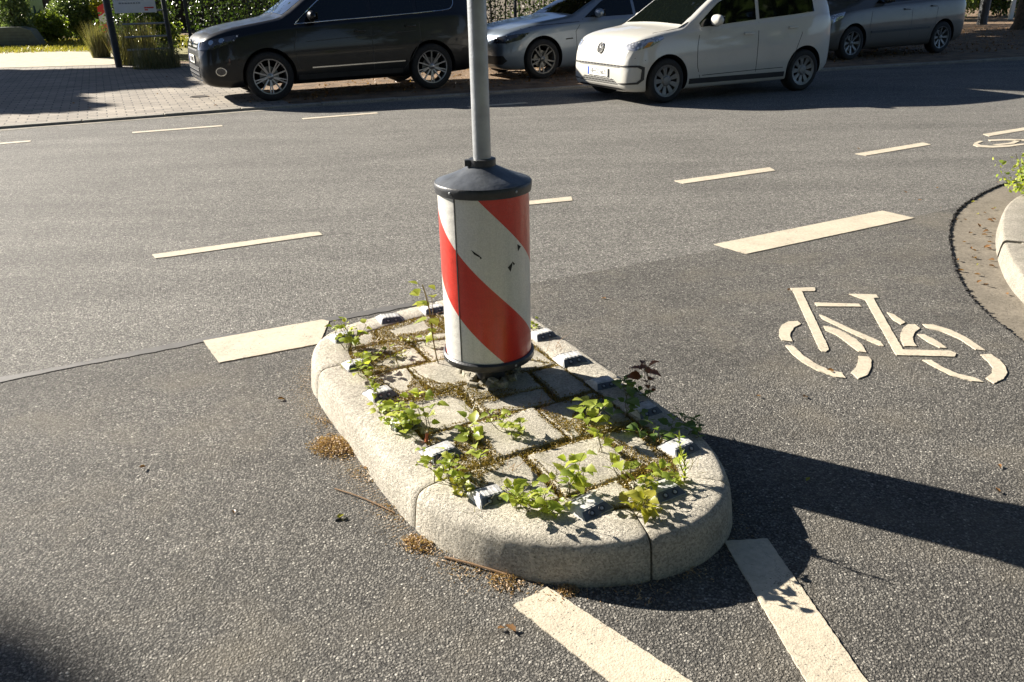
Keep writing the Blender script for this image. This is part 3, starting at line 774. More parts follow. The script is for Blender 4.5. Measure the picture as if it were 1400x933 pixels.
# ------------------------------------------------------------------ weeds on the island
def leaf_shape(L, W_, serr=.12, fold=.25, droop=.3, n=9):
    """returns verts/faces of one leaf along +x, folded about its midrib"""
    V = []; Fc = []
    for i in range(n):
        t = i/(n-1); w_ = W_*.5*math.sin(math.pi*min(1, t**.72))*(1+(serr if i % 2 else -serr)) if 0 < i < n-1 else 0
        z = -droop*L*t*t; x = L*t
        V += [(x, w_, z+w_*fold), (x, 0, z), (x, -w_, z+w_*fold)]
    for i in range(n-1):
        a = 3*i; b = a+3; Fc += [(a, a+1, b+1, b), (a+1, a+2, b+2, b+1)]
    return V, Fc
def weed(base, h, nst, nl, lsz, mat, label, lean=.35, aspect=1.25, name='weed', upright=False, seed=0, spread=.03, cat='weed', top=None):
    r_ = random.Random(seed*31+7); root = empty(name, base, 0, label, cat, 'weeds growing on the traffic island')
    st = MB(); lv = MB()
    for s_ in range(nst):
        a = r_.uniform(0, 6.28); off = Vector((math.cos(a), math.sin(a), 0))*r_.uniform(0, spread)
        hh = h*r_.uniform(.6, 1.05) if s_ else h
        ln = Vector((math.cos(a)*lean, math.sin(a)*lean, 1))
        if top is not None: ln = Vector(top)+Vector((r_.uniform(-.1, .1), r_.uniform(-.1, .1), 0))
        pts = [off+Vector((0, 0, -.01))]
        K = 6
        for k in range(1, K+1):
            t = k/K; pts.append(off+Vector((ln.x*hh*t+.01*math.sin(t*5+s_), ln.y*hh*t+.008*math.cos(t*4+s_), hh*t)))
        st.tube(pts, [.0018*(1-.6*k/K) for k in range(K+1)], 5)
        for k in range(nl):
            t = (.25+.75*(k+.5)/nl) if not upright else (.1+.9*k/nl)
            i = min(K-1, int(t*K)); p = pts[i].lerp(pts[i+1], t*K-i)
            az = k*2.4+r_.uniform(-.5, .5); L = lsz*r_.uniform(.38, 1.25)*(1-.3*abs(t-.6)); el = R(r_.uniform(5, 45)) if not upright else R(r_.uniform(45, 65))
            V, Fc = leaf_shape(L, L/aspect, .10, r_.uniform(.1, .5), r_.uniform(.15, .7) if not upright else .1)
            Mx = Matrix.Translation(p) @ Matrix.Rotation(az, 4, 'Z') @ Matrix.Rotation(-el, 4, 'Y') @ Matrix.Rotation(r_.uniform(-.6, .6), 4, 'X')
            pe = L*.35 if not upright else 0
            if pe: st.tube([p, Mx @ Vector((pe, 0, 0))], [.001, .0007], 4)
            lv.add([Mx @ (Vector(v)+Vector((pe, 0, 0))) for v in V], Fc)
    st.build('stem', M['stem'], root, True, 60); lv.build('leaves', mat, root, True, 60)
    return root
W_ = [
 ((478, 482), .125, 7, 7, .034, 'leaf', 'bushy yellow-green weed at the far left corner of the island kerb', {}),
 ((500, 515), .085, 5, 6, .034, 'leaf', 'low green weed beside the second left stud', {}),
 ((522, 540), .055, 4, 5, .028, 'leaf', 'small creeping green weed between two left kerb studs', {'lean': .8}),
 ((548, 590), .080, 6, 6, .036, 'leaf', 'bright green weed clump spilling over the left kerb', {'spread': .06}),
 ((578, 592), .125, 6, 6, .040, 'leaf', 'broad leaved bright weed clump, largest on the left kerb', {'spread': .05}),
 ((577, 472), .075, 3, 4, .034, 'leaf', 'small weed in a slab joint left of the bollard', {}),
 ((560, 468), .03, 3, 4, .018, 'leaf_yellow', 'tiny yellow sprouts in a slab joint at the far left', {}),
 ((655, 645), .165, 2, 7, .042, 'leaf', 'slender birch seedling with pale leaves in the middle of the slabs', {'spread': .01, 'top': (-.05, .1, 1)}),
 ((700, 600), .06, 3, 5, .030, 'leaf', 'low weed in the joint right of the slender birch seedling', {}),
 ((622, 662), .085, 6, 5, .034, 'leaf', 'weed clump with a few yellow leaves in front of the grooved left stud', {'spread': .05}),
 ((728, 702), .095, 6, 6, .036, 'leaf', 'weed with hanging leaves between the two near end studs', {'spread': .05}),
 ((778, 676), .125, 5, 6, .040, 'leaf', 'leafy seedling behind the middle near end stud', {'spread': .03}),
 ((842, 664), .110, 2, 5, .036, 'leaf', 'thin seedling with drooping leaves left of the right near end stud', {'spread': .02, 'top': (-.1, .2, 1)}),
 ((868, 702), .085, 6, 6, .036, 'leaf_yellow', 'yellowish weed clump growing out of the kerb joint', {'spread': .04}),
 ((812, 628), .080, 2, 3, .040, 'leaf', 'two leaved sprout in the slab joint near the island centre', {}),
 ((800, 588), .110, 4, 5, .052, 'leaf', 'maple like seedling with large sunlit leaves at the edge of the bollard shade', {'spread': .03}),
 ((850, 578), .10, 3, 5, .042, 'leaf_shaded', 'dark green shaded weed behind the large leaved seedling', {'spread': .05}),
 ((905, 588), .060, 4, 5, .040, 'leaf_shaded', 'spreading dark weed on the right kerb in bollard shade', {'spread': .08, 'lean': .6}),
 ((926, 600), .045, 4, 5, .036, 'leaf_shaded', 'dark weed leaning over the right kerb edge', {'spread': .05, 'lean': .9}),
 ((886, 547), .150, 2, 8, .040, 'leaf_red', 'reddish brown leaved seedling on the right kerb', {'aspect': 1.05, 'spread': .006, 'top': (-.08, .1, 1)}),
 ((932, 662), .155, 2, 26, .028, 'leaf', 'upright feathery light green weed on the right kerb', {'upright': True, 'aspect': 4.5, 'spread': .004, 'top': (0, .02, 1)}),
 ((918, 665), .065, 4, 5, .034, 'leaf', 'low weed at the foot of the upright feathery weed', {}),
 ((732, 452), .04, 3, 4, .022, 'leaf', 'tiny green sprout by the kerb right of the bollard', {}),
 ((640, 598), .05, 4, 5, .028, 'leaf', 'small weed in the joint in front of the bollard foot', {}),
 ((948, 578), .05, 3, 8, .03, 'leaf_shaded', 'spiky dark weed sticking out over the right kerb', {'lean': 1.2, 'aspect': 4}),
 ((505, 492), .05, 4, 6, .022, 'leaf', 'creeping small leaved weed by the second left stud', {'lean': .9, 'spread': .04}),
 ((540, 560), .05, 5, 6, .024, 'leaf', 'small leaved mat of weed above the largest left clump', {'lean': .9, 'spread': .04}),
 ((598, 640), .06, 4, 6, .024, 'leaf', 'fine leaved weed hiding the front of the grooved left stud', {'lean': .7, 'spread': .04}),
 ((640, 672), .05, 4, 6, .024, 'leaf_yellow', 'yellowing low weed at the left kerb joint', {'lean': .8, 'spread': .03}),
 ((704, 690), .07, 4, 5, .028, 'leaf', 'weed touching the right side of the front left stud', {'spread': .03}),
 ((756, 694), .05, 4, 6, .022, 'leaf', 'low small leaved weed left of the middle near end stud', {'lean': .8, 'spread': .03}),
 ((682, 590), .085, 3, 6, .034, 'leaf', 'three stemmed weed in the mossy joint below the bollard', {'spread': .02}),
 ((885, 672), .08, 4, 6, .030, 'leaf', 'leafy weed behind the right near end stud', {'spread': .03}),
 ((540, 490), .035, 3, 6, .016, 'leaf_yellow', 'tiny yellow cushion of weed in the far left slab joint', {'lean': .8}),
 ((865, 540), .05, 4, 5, .035, 'leaf_shaded', 'small shaded weed left of the red leaved seedling', {}),
]
for i, (px, h, ns, nl, ls, mt, lab, kw) in enumerate(W_):
    p = G(px[0], px[1], .12); kw = dict(kw)
    weed((p.x, p.y, .118), h*1.10, ns, nl, ls*1.02, M[mt], lab, seed=i, **kw)
# broken mortar round the bollard foot
mb = MB(); rr = random.Random(21)
for k in range(46):
    a = rr.uniform(0, 6.28); q = rr.uniform(.065, .125); z_ = rr.uniform(.012, .03)
    mb.box((BX+math.cos(a)*q, BY+math.sin(a)*q, .130+z_*.2), (rr.uniform(.018, .05), rr.uniform(.015, .035), z_), Matrix.Rotation(rr.uniform(0, 3), 3, 'Z') @ Matrix.Rotation(rr.uniform(-.35, .35), 3, 'X'), rr.uniform(.6, .9), .003)
tag(mb.build('broken_mortar', M['slab']), 'broken pieces of grey mortar heaped around the foot of the bollard', 'rubble', kind='stuff')
# dry grass wisps standing in the joints
for i, px in enumerate([(510, 470), (545, 500), (640, 560), (700, 640), (760, 640), (850, 640), (590, 640), (820, 600), (470, 505), (760, 480), (940, 640), (655, 700), (735, 560)]):
    p = G(px[0], px[1], .13); n_ = 9; Pq = np.stack([rng.normal(size=n_)*.014, rng.normal(size=n_)*.014, np.zeros(n_)], 1)
    o = blades('dry_wisp', Pq, rng.uniform(.02, .07, n_), M['dead'] if i % 3 == 0 else M['drygrass'], None, .0012, .8); o.location = (p.x, p.y, .122)
    tag(o, 'thin wisp of dry grass standing in a mossy joint between paving slabs', 'dry grass', 'dry grass wisps in the slab joints')
# tall thin seedling against the bollard
p = G(600, 500, .12); root = empty('seedling', (p.x, p.y, .12), 0, 'tall thin seedling with round leaves leaning beside the left of the bollard', 'seedling')
tops = [G(607, 502, .12)]
st = MB(); pts = [Vector((0, 0, 0)), Vector((-.010, .004, .05)), Vector((-.016, .008, .11)), Vector((-.018, .010, .17)), Vector((-.022, .0, .22)), Vector((-.03, .0, .27)), Vector((-.04, .0, .31))]
st.tube([p_*1.1 for p_ in chaikin(pts, 2)], .0027, 6)
st.tube([pts[3], Vector((-.01, .0, .24)), Vector((-.012, 0, .30))], .0012, 5)
lv = MB(); rr = random.Random(4)
for k, (q, L) in enumerate([((-.05, 0, .31), .026), ((-.04, 0, .28), .03), ((-.05, 0, .265), .035), ((-.02, 0, .31), .024), ((-.01, 0, .27), .03), ((-.03, .01, .235), .035), ((-.012, 0, .225), .04), ((-.022, .01, .18), .045), ((-.018, .01, .185), .035), ((-.022, .01, .135), .032), ((-.035, .01, .24), .03), ((-.06, .0, .30), .025)]):
    L *= 1.45; V, Fc = leaf_shape(L, L*.8, .05, .2, .2); az = rr.uniform(2.2, 5.8)
    q = Vector(q)*1.1; Mx = Matrix.Translation(q) @ Matrix.Rotation(az, 4, 'Z') @ Matrix.Rotation(rr.uniform(-.5, .3), 4, 'Y'); lv.add([Mx @ (Vector(v)+Vector((L*.2, 0, 0))) for v in V], Fc)
    st.tube([Vector(q), Mx @ Vector((L*.2, 0, 0))], .0008, 4)
st.build('stem', M['stem'], root, True, 60); lv.build('leaves', M['leaf'], root, True, 60)

# ------------------------------------------------------------------ litter
def pile(px, rad, n, label, hmax=.02, elong=1.0, ang=0, name='seed_litter'):
    c = G(*px); P = []
    for _ in range(n):
        r_ = rad*math.sqrt(random.random())*random.uniform(.5, 1.05); a = random.uniform(0, 6.28); x = math.cos(a)*r_*elong; y = math.sin(a)*r_
        xx = x*math.cos(ang)-y*math.sin(ang); yy = x*math.sin(ang)+y*math.cos(ang)
        P.append((c.x+xx, c.y+yy, .004+random.random()*hmax*max(0, 1-r_/rad)))
    o = leaves(name, P, rng.uniform(.005, .014, n), M['seed'], None, 3.2, 0, np.array([0, 0, .8]), 'stuff')
    tag(o, label, 'plant litter'); return o
pile((458, 612), .085, 1800, 'heap of brown fallen seeds on the asphalt left of the island kerb', .022, 1.35, R(-30))
pile((570, 745), .045, 420, 'small tan seed pile by the near left kerb of the island', .014, 1.5, R(-30))
pile((690, 796), .050, 260, 'loose brown catkins and seeds at the front foot of the island', .012, 1.3, R(-60))
pile((775, 808), .030, 160, 'little seed cluster above the left white stripe', .012, 1.2)
for kx, (px_, n_, rr_) in enumerate((((500, 650), 90, .05), ((535, 700), 80, .05), ((630, 772), 130, .07), ((735, 806), 90, .07), ((440, 575), 90, .05), ((860, 800), 90, .08), ((930, 775), 70, .06))):
    pile(px_, rr_, n_, 'thin scatter of tan seeds at the foot of the island kerb', .003, 1.8, R(-40))
# grit swept against the kerb
P = []
for _ in range(9000):
    i = random.randrange(NI); p = ISL[i]-NRM[i]*(.016+abs(random.gauss(0, .045)))
    if p.x < .0 or random.random() < .2: P.append((p.x, p.y, .0025))
tag(leaves('kerb_grit', P, rng.uniform(.0015, .005, len(P)), M['seed'], None, 1.6, 0, np.array([0, 0, 1.5]), 'stuff'), 'fine tan grit swept against the foot of the island kerb', 'grit')
for k, (a, b, c_) in enumerate((((458, 670), (495, 683), (540, 703)), ((608, 764), (640, 773), (700, 790)))):
    A = [G(*q) for q in (a, b, c_)]
    o = MB().tube(chaikin([v+Vector((0, 0, .005+.004*(j == 1))) for j, v in enumerate(A)], 2), .0022+.001*k, 6).build('twig', M['twig'], None, True)
    tag(o, ['thin dry twig lying left of the island on the asphalt', 'brown curled twig along the front of the island kerb'][k], 'twig')
# cigarette end
p = G(583, 606, .13); o = MB().tube([(p.x, p.y, .135), (p.x+.004, p.y+.003, .165)], .0055, 10).build('cigarette_end', simple('filter_orange', (.45, .12, .04), .7), None, True)
tag(o, 'orange cigarette end standing on the left kerb', 'cigarette end')
# single dead leaves on the road and in the gutter, each its own object
DL = [(1077, 399), (1098, 545), (1285, 285), (1102, 660), (828, 410), (1364, 637), (1366, 676), (380, 548), (1034, 543), (700, 783), (680, 862), (705, 866), (1282, 258), (462, 711), (505, 640), (1240, 265), (1175, 205), (1255, 275), (1140, 510), (200, 640), (320, 700)]
GL = [(1333, 275), (1355, 285), (1338, 292), (1345, 290), (1362, 284), (1310, 300), (1325, 318), (1342, 320), (1352, 315), (1358, 322), (1328, 340), (1335, 342), (1345, 338), (1350, 330), (1308, 354), (1318, 369), (1332, 374), (1352, 362), (1360, 355), (1336, 386), (1345, 388), (1338, 360), (1390, 350), (1385, 385), (1394, 393), (1378, 402), (1316, 330), (1340, 310), (1366, 250), (1350, 300), (1330, 352), (1356, 340), (1322, 300), (1362, 300)]
rr = random.Random(9)
for k, q in enumerate(DL+GL):
    p = G(*q); L = rr.uniform(.018, .034) if k < len(DL) else rr.uniform(.018, .042)
    V, Fc = leaf_shape(L, L*.6, .15, .8, rr.uniform(-.5, .4), 7)
    Mx = Matrix.Translation((p.x, p.y, .006 if k < len(DL) else -.004)) @ Matrix.Rotation(rr.uniform(0, 6.28), 4, 'Z') @ Matrix.Rotation(rr.uniform(-.3, .3), 4, 'X')
    o = mesh('fallen_leaf', [Mx @ Vector(v) for v in V], Fc, M['dead'] if rr.random() < .9 else M['leaf_yellow'], None, True)
    if k < len(DL): tag(o, 'small curled dead leaf lying loose on the open asphalt', 'fallen leaf', 'dead leaves scattered on the asphalt')
    else: tag(o, 'brown dead leaf lying in the concrete gutter on the right', 'fallen leaf', 'dead leaves in the gutter')
# grey chip of stone left
p = G(462, 711); o = MB().box((p.x, p.y, .004), (.022, .014, .006), Matrix.Rotation(.4, 3, 'Z'), .7, .001).build('stone_chip', M['tardark']); tag(o, 'small dark stone chip on the asphalt left of the island', 'stone')

# ------------------------------------------------------------------ right-hand kerbed island
gk = [G(1424, 258, .1), G(1400, 262, .10), G(1384, 270, .10), G(1373, 283, .10), G(1368, 303, .10), G(1372, 330, .10), G(1384, 358, .10), G(1404, 382, .10), G(1440, 412, .1)]
gk = chaikin(gk, 2)
ri = empty('corner_island', (0, 0, 0), 0, 'pale kerbed corner island with weeds at the right edge behind the gutter', 'traffic island')
PR = [(-.012, -.015), (-.006, .05), (0, .078), (.008, .088), (.02, .092), (.13, .092), (.135, .03)]
def kerbrun(pts, pid):
    V = []; Fc = []
    for i, p in enumerate(pts):
        t = (pts[min(i+1, len(pts)-1)]-pts[max(i-1, 0)]); t.z = 0; t.normalize(); nn = Vector((-t.y, t.x, 0))
        for (ins, z) in PR: q = p+nn*ins; V.append((q.x, q.y, z))
    m_ = len(PR)
    for k in range(len(pts)-1):
        for j in range(m_-1): Fc.append((k*m_+j, (k+1)*m_+j, (k+1)*m_+j+1, k*m_+j+1))
    Fc.append(tuple(range(m_))); Fc.append(tuple((len(pts)-1)*m_+j for j in range(m_))[::-1])
    return mesh('kerb_stone', V, Fc, M['kerb_old'], ri, True, 50)
h_ = int(len(gk)*.62)
kerbrun(gk[:h_], 0); g2 = [p.copy() for p in gk[h_:]]; g2[0] = g2[0]+(g2[1]-g2[0])*.12
g2 = [gk[h_-1].lerp(gk[h_], .5)]+g2; kerbrun(g2, 1)
sur = [p+Vector((.13, .05, 0)) for p in gk]; pl = [(p.x, p.y) for p in sur]+[(sur[-1].x+1.5, sur[-1].y), (sur[0].x+1.8, sur[0].y+.4)]
MB().prism(ccw(pl), -.01, .086).build('paved_top', M['slab'], ri)
p = G(1396, 268, .1)
pp = np.array([p.x+.10, p.y+.06, .1])+rng.normal(size=(750, 3))*np.array([.10, .07, .08])+np.array([.02, 0, .12]); pp = pp[pp[:, 2] > .1]
root = empty('weed_clump', (p.x+.1, p.y+.06, .1), 0, 'dense bright green weed clump on the corner island at the right edge', 'weed')
leaves('leaves', pp-np.array([p.x+.1, p.y+.06, .1]), rng.uniform(.02, .04, len(pp)), M['leaf'], root)
sm = MB()
for k in range(14):
    a = random.uniform(0, 6.28); sm.tube([(0, 0, 0), (math.cos(a)*.08, math.sin(a)*.06, .12), (math.cos(a)*.16, math.sin(a)*.1, random.uniform(.15, .3))], .0022, 4)
sm.build('stem', M['stem'], root)

# ------------------------------------------------------------------ cars
def paint(name, col, metal=0.0, rough=.35, coat=1.0, dirt=.0):
    t = NT(name); o = t.obj()
    c = t.mix(t.ramp(t.noise(1.2, 4, o), [(.3, 0.0), (.7, 1.0)]), tuple(x*.95 for x in col), tuple(col))
    sep = t.n('SeparateXYZ', {'Vector': o}).outputs[2]
    low = t.ramp(t.math('ADD', sep, t.math('MULTIPLY', t.noise(5, 5, o), .35)), [(.35, dirt), (.85, 0.0)])
    c = t.mix(low, c, (.13, .115, .09))
    fl = t.ramp(t.noise(260, 2, o), [(.4, .94), (.6, 1.05)]); c = t.mix(1.0, c, fl, 'MULTIPLY')
    t.P(Base_Color=c, Metallic=metal, Roughness=t.ramp(t.noise(9, 5, o), [(.3, rough), (.8, min(1, rough+.12))]))
    t.b.inputs['Coat Weight'].default_value = coat; t.b.inputs['Coat Roughness'].default_value = .05; t.b.inputs['Specular IOR Level'].default_value = .3
    t.P(Normal=t.bump(t.noise(2.2, 2, o), .0025)); return t.m
M['p_black'] = paint('black_car_paint', (.0025, .003, .0045), 0, .3, .35, .02)
M['p_blue'] = paint('silver_blue_car_paint', (.19, .235, .29), .5, .32, .7, .15)
M['p_white'] = paint('white_car_paint', (.50, .49, .45), 0, .4, .7, .2)
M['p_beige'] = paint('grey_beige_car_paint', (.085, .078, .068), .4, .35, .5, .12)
M['trim'] = simple('black_trim', (.014, .014, .015), .5, vary=.3)
M['well'] = simple('wheel_well', (.006, .006, .006), .95)
M['tyre'] = simple('tyre_rubber', (.014, .0135, .013), .82, vary=.35, vscale=30, bump=.002, bscale=150)
M['chrome'] = simple('chrome', (.62, .62, .60), .12, 1, vary=.05)
M['alloy'] = simple('alloy', (.30, .30, .31), .3, .85, vary=.1)
M['hubcap'] = simple('hubcap', (.16, .16, .155), .4, .5, vary=.15)
def glass(name, col=(.003, .0045, .004)):
    t = NT(name); t.P(Base_Color=col, Roughness=.03); t.b.inputs['Specular IOR Level'].default_value = .42
    t.P(Normal=t.bump(t.noise(1.7, 2), .002)); return t.m
M['glass'] = glass('car_glass')
t = NT('headlight_glass'); v = t.vor(16); t.P(Base_Color=t.ramp(v.outputs['Distance'], [(.15, (.75, .75, .74)), (.4, (.22, .23, .25)), (.7, (.55, .56, .58))]), Roughness=.1, Metallic=.5); t.b.inputs['Coat Weight'].default_value = 1; M['hl'] = t.m
t = NT('dark_headlight_glass'); v = t.vor(13); t.P(Base_Color=t.ramp(v.outputs['Distance'], [(.1, (.8, .8, .8)), (.22, (.02, .02, .022)), (.9, (.05, .05, .055))]), Roughness=.08); t.b.inputs['Coat Weight'].default_value = 1; M['hld'] = t.m
M['tail'] = simple('tail_light', (.16, .006, .006), .15, coat=1)
M['plate'] = simple('plate_white', (.72, .72, .68), .5, vary=.04)
M['ink'] = simple('plate_ink', (.012, .012, .012), .6)
M['eu'] = simple('plate_blue', (.01, .06, .35), .5)
M['amber'] = simple('amber_lens', (.5, .22, .05), .2, coat=1)
t = NT('grille_mesh'); b = t.n('TexBrick', {'Vector': t.n('Mapping', {'Vector': t.n('Combine'+'XYZ', {'X': t.n('SeparateXYZ', {'Vector': t.obj()}).outputs[1], 'Y': t.n('SeparateXYZ', {'Vector': t.obj()}).outputs[2]}).outputs[0]}).outputs[0], 'Color1': (.006, .006, .006), 'Color2': (.012, .012, .012), 'Mortar': (.16, .16, .15), 'Scale': 1.0, 'Mortar Size': .007, 'Brick Width': .085, 'Row Height': .03})
t.P(Base_Color=b.outputs[0], Roughness=.4); M['grille'] = t.m

def interp(tab, x):
    xs = [p[0] for p in tab]; ys = [p[1] for p in tab]; return float(np.interp(x, xs, ys))
def smoothtab(tab, it=2):
    return [(p.x, p.y) for p in chaikin([Vector((a, b, 0)) for a, b in tab], it)]
def car(sp):
    L, W = sp['L'], sp['W']/2; fo = sp['fo']; WB = sp['WB']; tr = sp['tyre']
    X0 = fo+WB/2                      # table x (0 = nose) -> local x = X0 - x
    root = empty(sp['name'], sp['loc'], sp['rz'], sp['label'], 'car', 'cars along the far side of the street')
    top = smoothtab(sp['top']); belt = smoothtab(sp['belt']); bot = smoothtab(sp['bot'])
    def plan(x):
        def se(d, R_, w0, n=2.6):
            if d >= R_: return 1.0
            return w0+(1-w0)*(1-(1-max(d, 0)/R_)**n)**(1/n)
        return W*min(se(x, sp.get('rf', .75), sp.get('wf', .60)), se(L-x, sp.get('rr', .6), .72))
    xs = [0, .006, .02, .045, .08, .12, .17, .23, .30]+list(np.arange(.38, L-.3, .06))+[L-.28, L-.2, L-.12, L-.06, L-.025, L-.008, L]
    V = []; rows = 0
    for x in xs:
        w_ = plan(x); zt = interp(top, x); zb0 = interp(bot, x); zb = min(interp(belt, x), zt-.045)
        k = sp.get('tumble', .38); hgt = zt-zb
        wt = w_*.965-hgt*k-.01
        crn = .035 if hgt < .2 else .05
        ctl = [(0, zb0), (w_*.5, zb0), (w_*.90, zb0), (w_*.975, zb0+.05), (w_*.995, zb0+(zb-zb0)*.30), (w_, zb0+(zb-zb0)*.55), (w_*.985, zb-.10 if zb-zb0 > .3 else zb0+(zb-zb0)*.75), (w_*.972, zb-.02), (w_*.955, zb+.005)]
        ctl += [(w_*.955*(1-s_)+wt*s_, (zb+.005)*(1-s_)+(zt-crn-.02)*s_) for s_ in (.33, .67)]
        ctl += [(wt, zt-crn-.015), (wt-.07, zt-crn*.55), (wt*.6, zt-.012), (wt*.3, zt-.002), (0, zt)]
        h_ = chaikin([Vector((0, a, b)) for a, b in ctl], 2)
        half = [(p.y, p.z) for p in h_]
        ring = half+[(-a, b) for a, b in half[::-1]][1:-1]
        V += [(X0-x, a, b) for a, b in ring]; m_ = len(ring); rows += 1
    Fc = []
    for i in range(rows-1):
        for j in range(m_):
            j2 = (j+1) % m_; Fc.append((i*m_+j, i*m_+j2, (i+1)*m_+j2, (i+1)*m_+j))
    Fc.append(tuple(range(m_))[::-1]); Fc.append(tuple((rows-1)*m_+j for j in range(m_)))
    bvh = BVHTree.FromPolygons([Vector(v) for v in V], Fc)
    bm = bmesh.new(); vs = [bm.verts.new(v) for v in V]
    for f in Fc: bm.faces.new([vs[i] for i in f])
    bmesh.ops.recalc_face_normals(bm, faces=bm.faces)
    me = bpy.data.meshes.new('body'); bm.to_mesh(me); bm.free()
    body = link('body', me, [sp['paint'], M['well']], root)
    # wheel wells
    mbw = MB()
    wr = tr+sp.get('gap', .045)
    for wx in (WB/2, -WB/2):
        for s_ in (1, -1):
            Mx = Matrix.Translation((wx, s_*(W-.20), tr+.01)) @ Matrix.Rotation(R(90), 4, 'X')
            mbw.lathe([(wr, -.24), (wr, .24)], 48, Mx)
    cut = mbw.build('cutter', [M['well'], M['well']])
    for p_ in cut.data.polygons: p_.material_index = 1
    bmc = bmesh.new(); bmc.from_mesh(cut.data); bmesh.ops.recalc_face_normals(bmc, faces=bmc.faces); bmc.to_mesh(cut.data); bmc.free()
    md = body.modifiers.new('b', 'BOOLEAN'); md.operation = 'DIFFERENCE'; md.object = cut; md.solver = 'EXACT'
    cut.location = root.location; cut.rotation_euler = root.rotation_euler
    bpy.context.view_layer.update()
    dg = bpy.context.evaluated_depsgraph_get(); nm = bpy.data.meshes.new_from_object(body.evaluated_get(dg))
    body.modifiers.clear(); body.data = nm; nm.name = 'body'
    bpy.data.objects.remove(cut)
    nm.shade_smooth(); nm.set_sharp_from_angle(angle=R(38))
    def patch(name, pts, th, mat, off=.004, parent=None, grid=.05, thick=None):
        """pts = (u,v) for theta view direction; u along (sin th,-cos th), v=z ; th='T' top (x,y)"""
        if th == 'T': n_ = Vector((0, 0, 1)); U = Vector((1, 0, 0)); Vv = Vector((0, 1, 0))
        else:
            a = R(th); n_ = Vector((math.cos(a), math.sin(a), 0)); U = Vector((math.sin(a), -math.cos(a), 0)); Vv = Vector((0, 0, 1))
        poly = [Vector(p) for p in ccw(pts)]
        q = []
        for i, a in enumerate(poly):
            b = poly[(i+1) % len(poly)]; k = max(1, int((b-a).length/grid))
            for j in range(k): q.append(a.lerp(b, j/k))
        nb = len(q); x0 = min(p.x for p in q); x1 = max(p.x for p in q); y0 = min(p.y for p in q); y1 = max(p.y for p in q)
        gx = x0+grid/2
        while gx < x1:
            gy = y0+grid/2
            while gy < y1:
                if inpoly((gx, gy), [(p.x, p.y) for p in poly]) and min((Vector((gx, gy))-b_).length for b_ in q[:nb]) > grid*.35: q.append(Vector((gx, gy)))
                gy += grid
            gx += grid
        res_ = delaunay_2d_cdt(q, [(i, (i+1) % nb) for i in range(nb)], [], 1, 1e-5)
        VV = []; inner = []
        for p in res_[0]:
            o_ = U*p.x+Vv*p.y+n_*5; h = bvh.ray_cast(o_, -n_)
            if h[0] is None: loc = None
            else:
                nn = h[1] if h[1].dot(n_) > 0 else -h[1]
                loc = h[0]+(n_*.6+nn*.4).normalized()*off
            VV.append(loc)
        ok = [v for v in VV if v is not None]
        if not ok: print('PATCH MISS', name); return None
        F2 = [tuple(f) for f in res_[2] if all(VV[i] is not None for i in f)]
        VV = [v if v is not None else ok[0] for v in VV]
        o = mesh(name, VV, F2, mat, parent or root)
        bm = bmesh.new(); bm.from_mesh(o.data)
        loose = [v for v in bm.verts if not v.link_faces]; bmesh.ops.delete(bm, geom=loose, context='VERTS')
        bmesh.ops.recalc_face_normals(bm, faces=bm.faces)
        f0 = sum((f.normal for f in bm.faces), Vector())
        if f0.dot(n_) < 0: bmesh.ops.reverse_faces(bm, faces=bm.faces)
        ed = [e for e in bm.edges if e.is_boundary]
        ex = bmesh.ops.extrude_edge_only(bm, edges=ed); 
        for v in ex['geom']:
            if isinstance(v, bmesh.types.BMVert): v.co -= n_*(off+.006)
        bm.to_mesh(o.data); bm.free(); o.data.shade_smooth(); o.data.set_sharp_from_angle(angle=R(30))
        return o
    def line(name, pts, th, wd, mat, off=.002):
        """thin strip along a polyline"""
        P = [Vector((a, b)) for a, b in pts]; l = []; r_ = []
        for i, p in enumerate(P):
            t = (P[min(i+1, len(P)-1)]-P[max(i-1, 0)]).normalized(); n_ = Vector((-t.y, t.x))*wd/2; l.append(p+n_); r_.append(p-n_)
        return patch(name, [tuple(p) for p in l+r_[::-1]], th, mat, off, None, .12)
    X = lambda x: X0-x
    sp['X'] = X; sp['bvh'] = bvh; sp['root'] = root; sp['body'] = body
    # side glass on both sides, split per pane
    for s_ in (90, -90):
        sg = 1 if s_ > 0 else -1
        for pane in sp['side']:
            patch('side_window', [(sg*X(x), z) for x, z in pane], s_, M['glass'], .003)
        if sp.get('frame'):
            for pl in sp['frame']:
                pp_ = []
                for v_ in chaikin([Vector((x, z, 0)) for x, z in pl], 2):
                    h = bvh.ray_cast(Vector((X(v_.x), sg*3, v_.y)), Vector((0, -sg, 0)))[0]
                    if h: pp_.append(h+Vector((0, sg*.005, 0)))
                mb = MB(); mb.tube(pp_, .009, 6); mb.build('window_trim', M['chrome'], root, True, 60)
        for pl in sp['gaps']: line('panel_gap', [(sg*X(x), z) for x, z in pl], s_, .009, M['trim'], .0015)
        for (x, z) in sp['handles']:
            h = bvh.ray_cast(Vector((X(x), sg*3, z)), Vector((0, -sg, 0)))[0]
            mb = MB(); mb.box((X(x), h.y+sg*.018, z), (.17, .022, .03), bev=.008); mb.box((X(x)-.06, h.y+sg*.006, z), (.02, .03, .024)); mb.box((X(x)+.06, h.y+sg*.006, z), (.02, .03, .024))
            mb.build('door_handle', sp.get('handlemat', sp['paint']), root, True)
        # mirror
        x, z = sp['mirror']; h = bvh.ray_cast(Vector((X(x), sg*3, z)), Vector((0, -sg, 0)))[0]
        mb = MB(); mb.lathe([(0, -.105), (.04, -.10), (.066, -.07), (.078, 0), (.072, .06), (.05, .095), (0, .10)], 20, Matrix.Translation((X(x)+.02, h.y+sg*.14, z+.05)) @ Matrix.Rotation(R(90), 4, 'X') @ Matrix.Diagonal((.75, .95, 1, 1)))
        mo = mb.build('mirror', sp['paint'], root, True, 60)
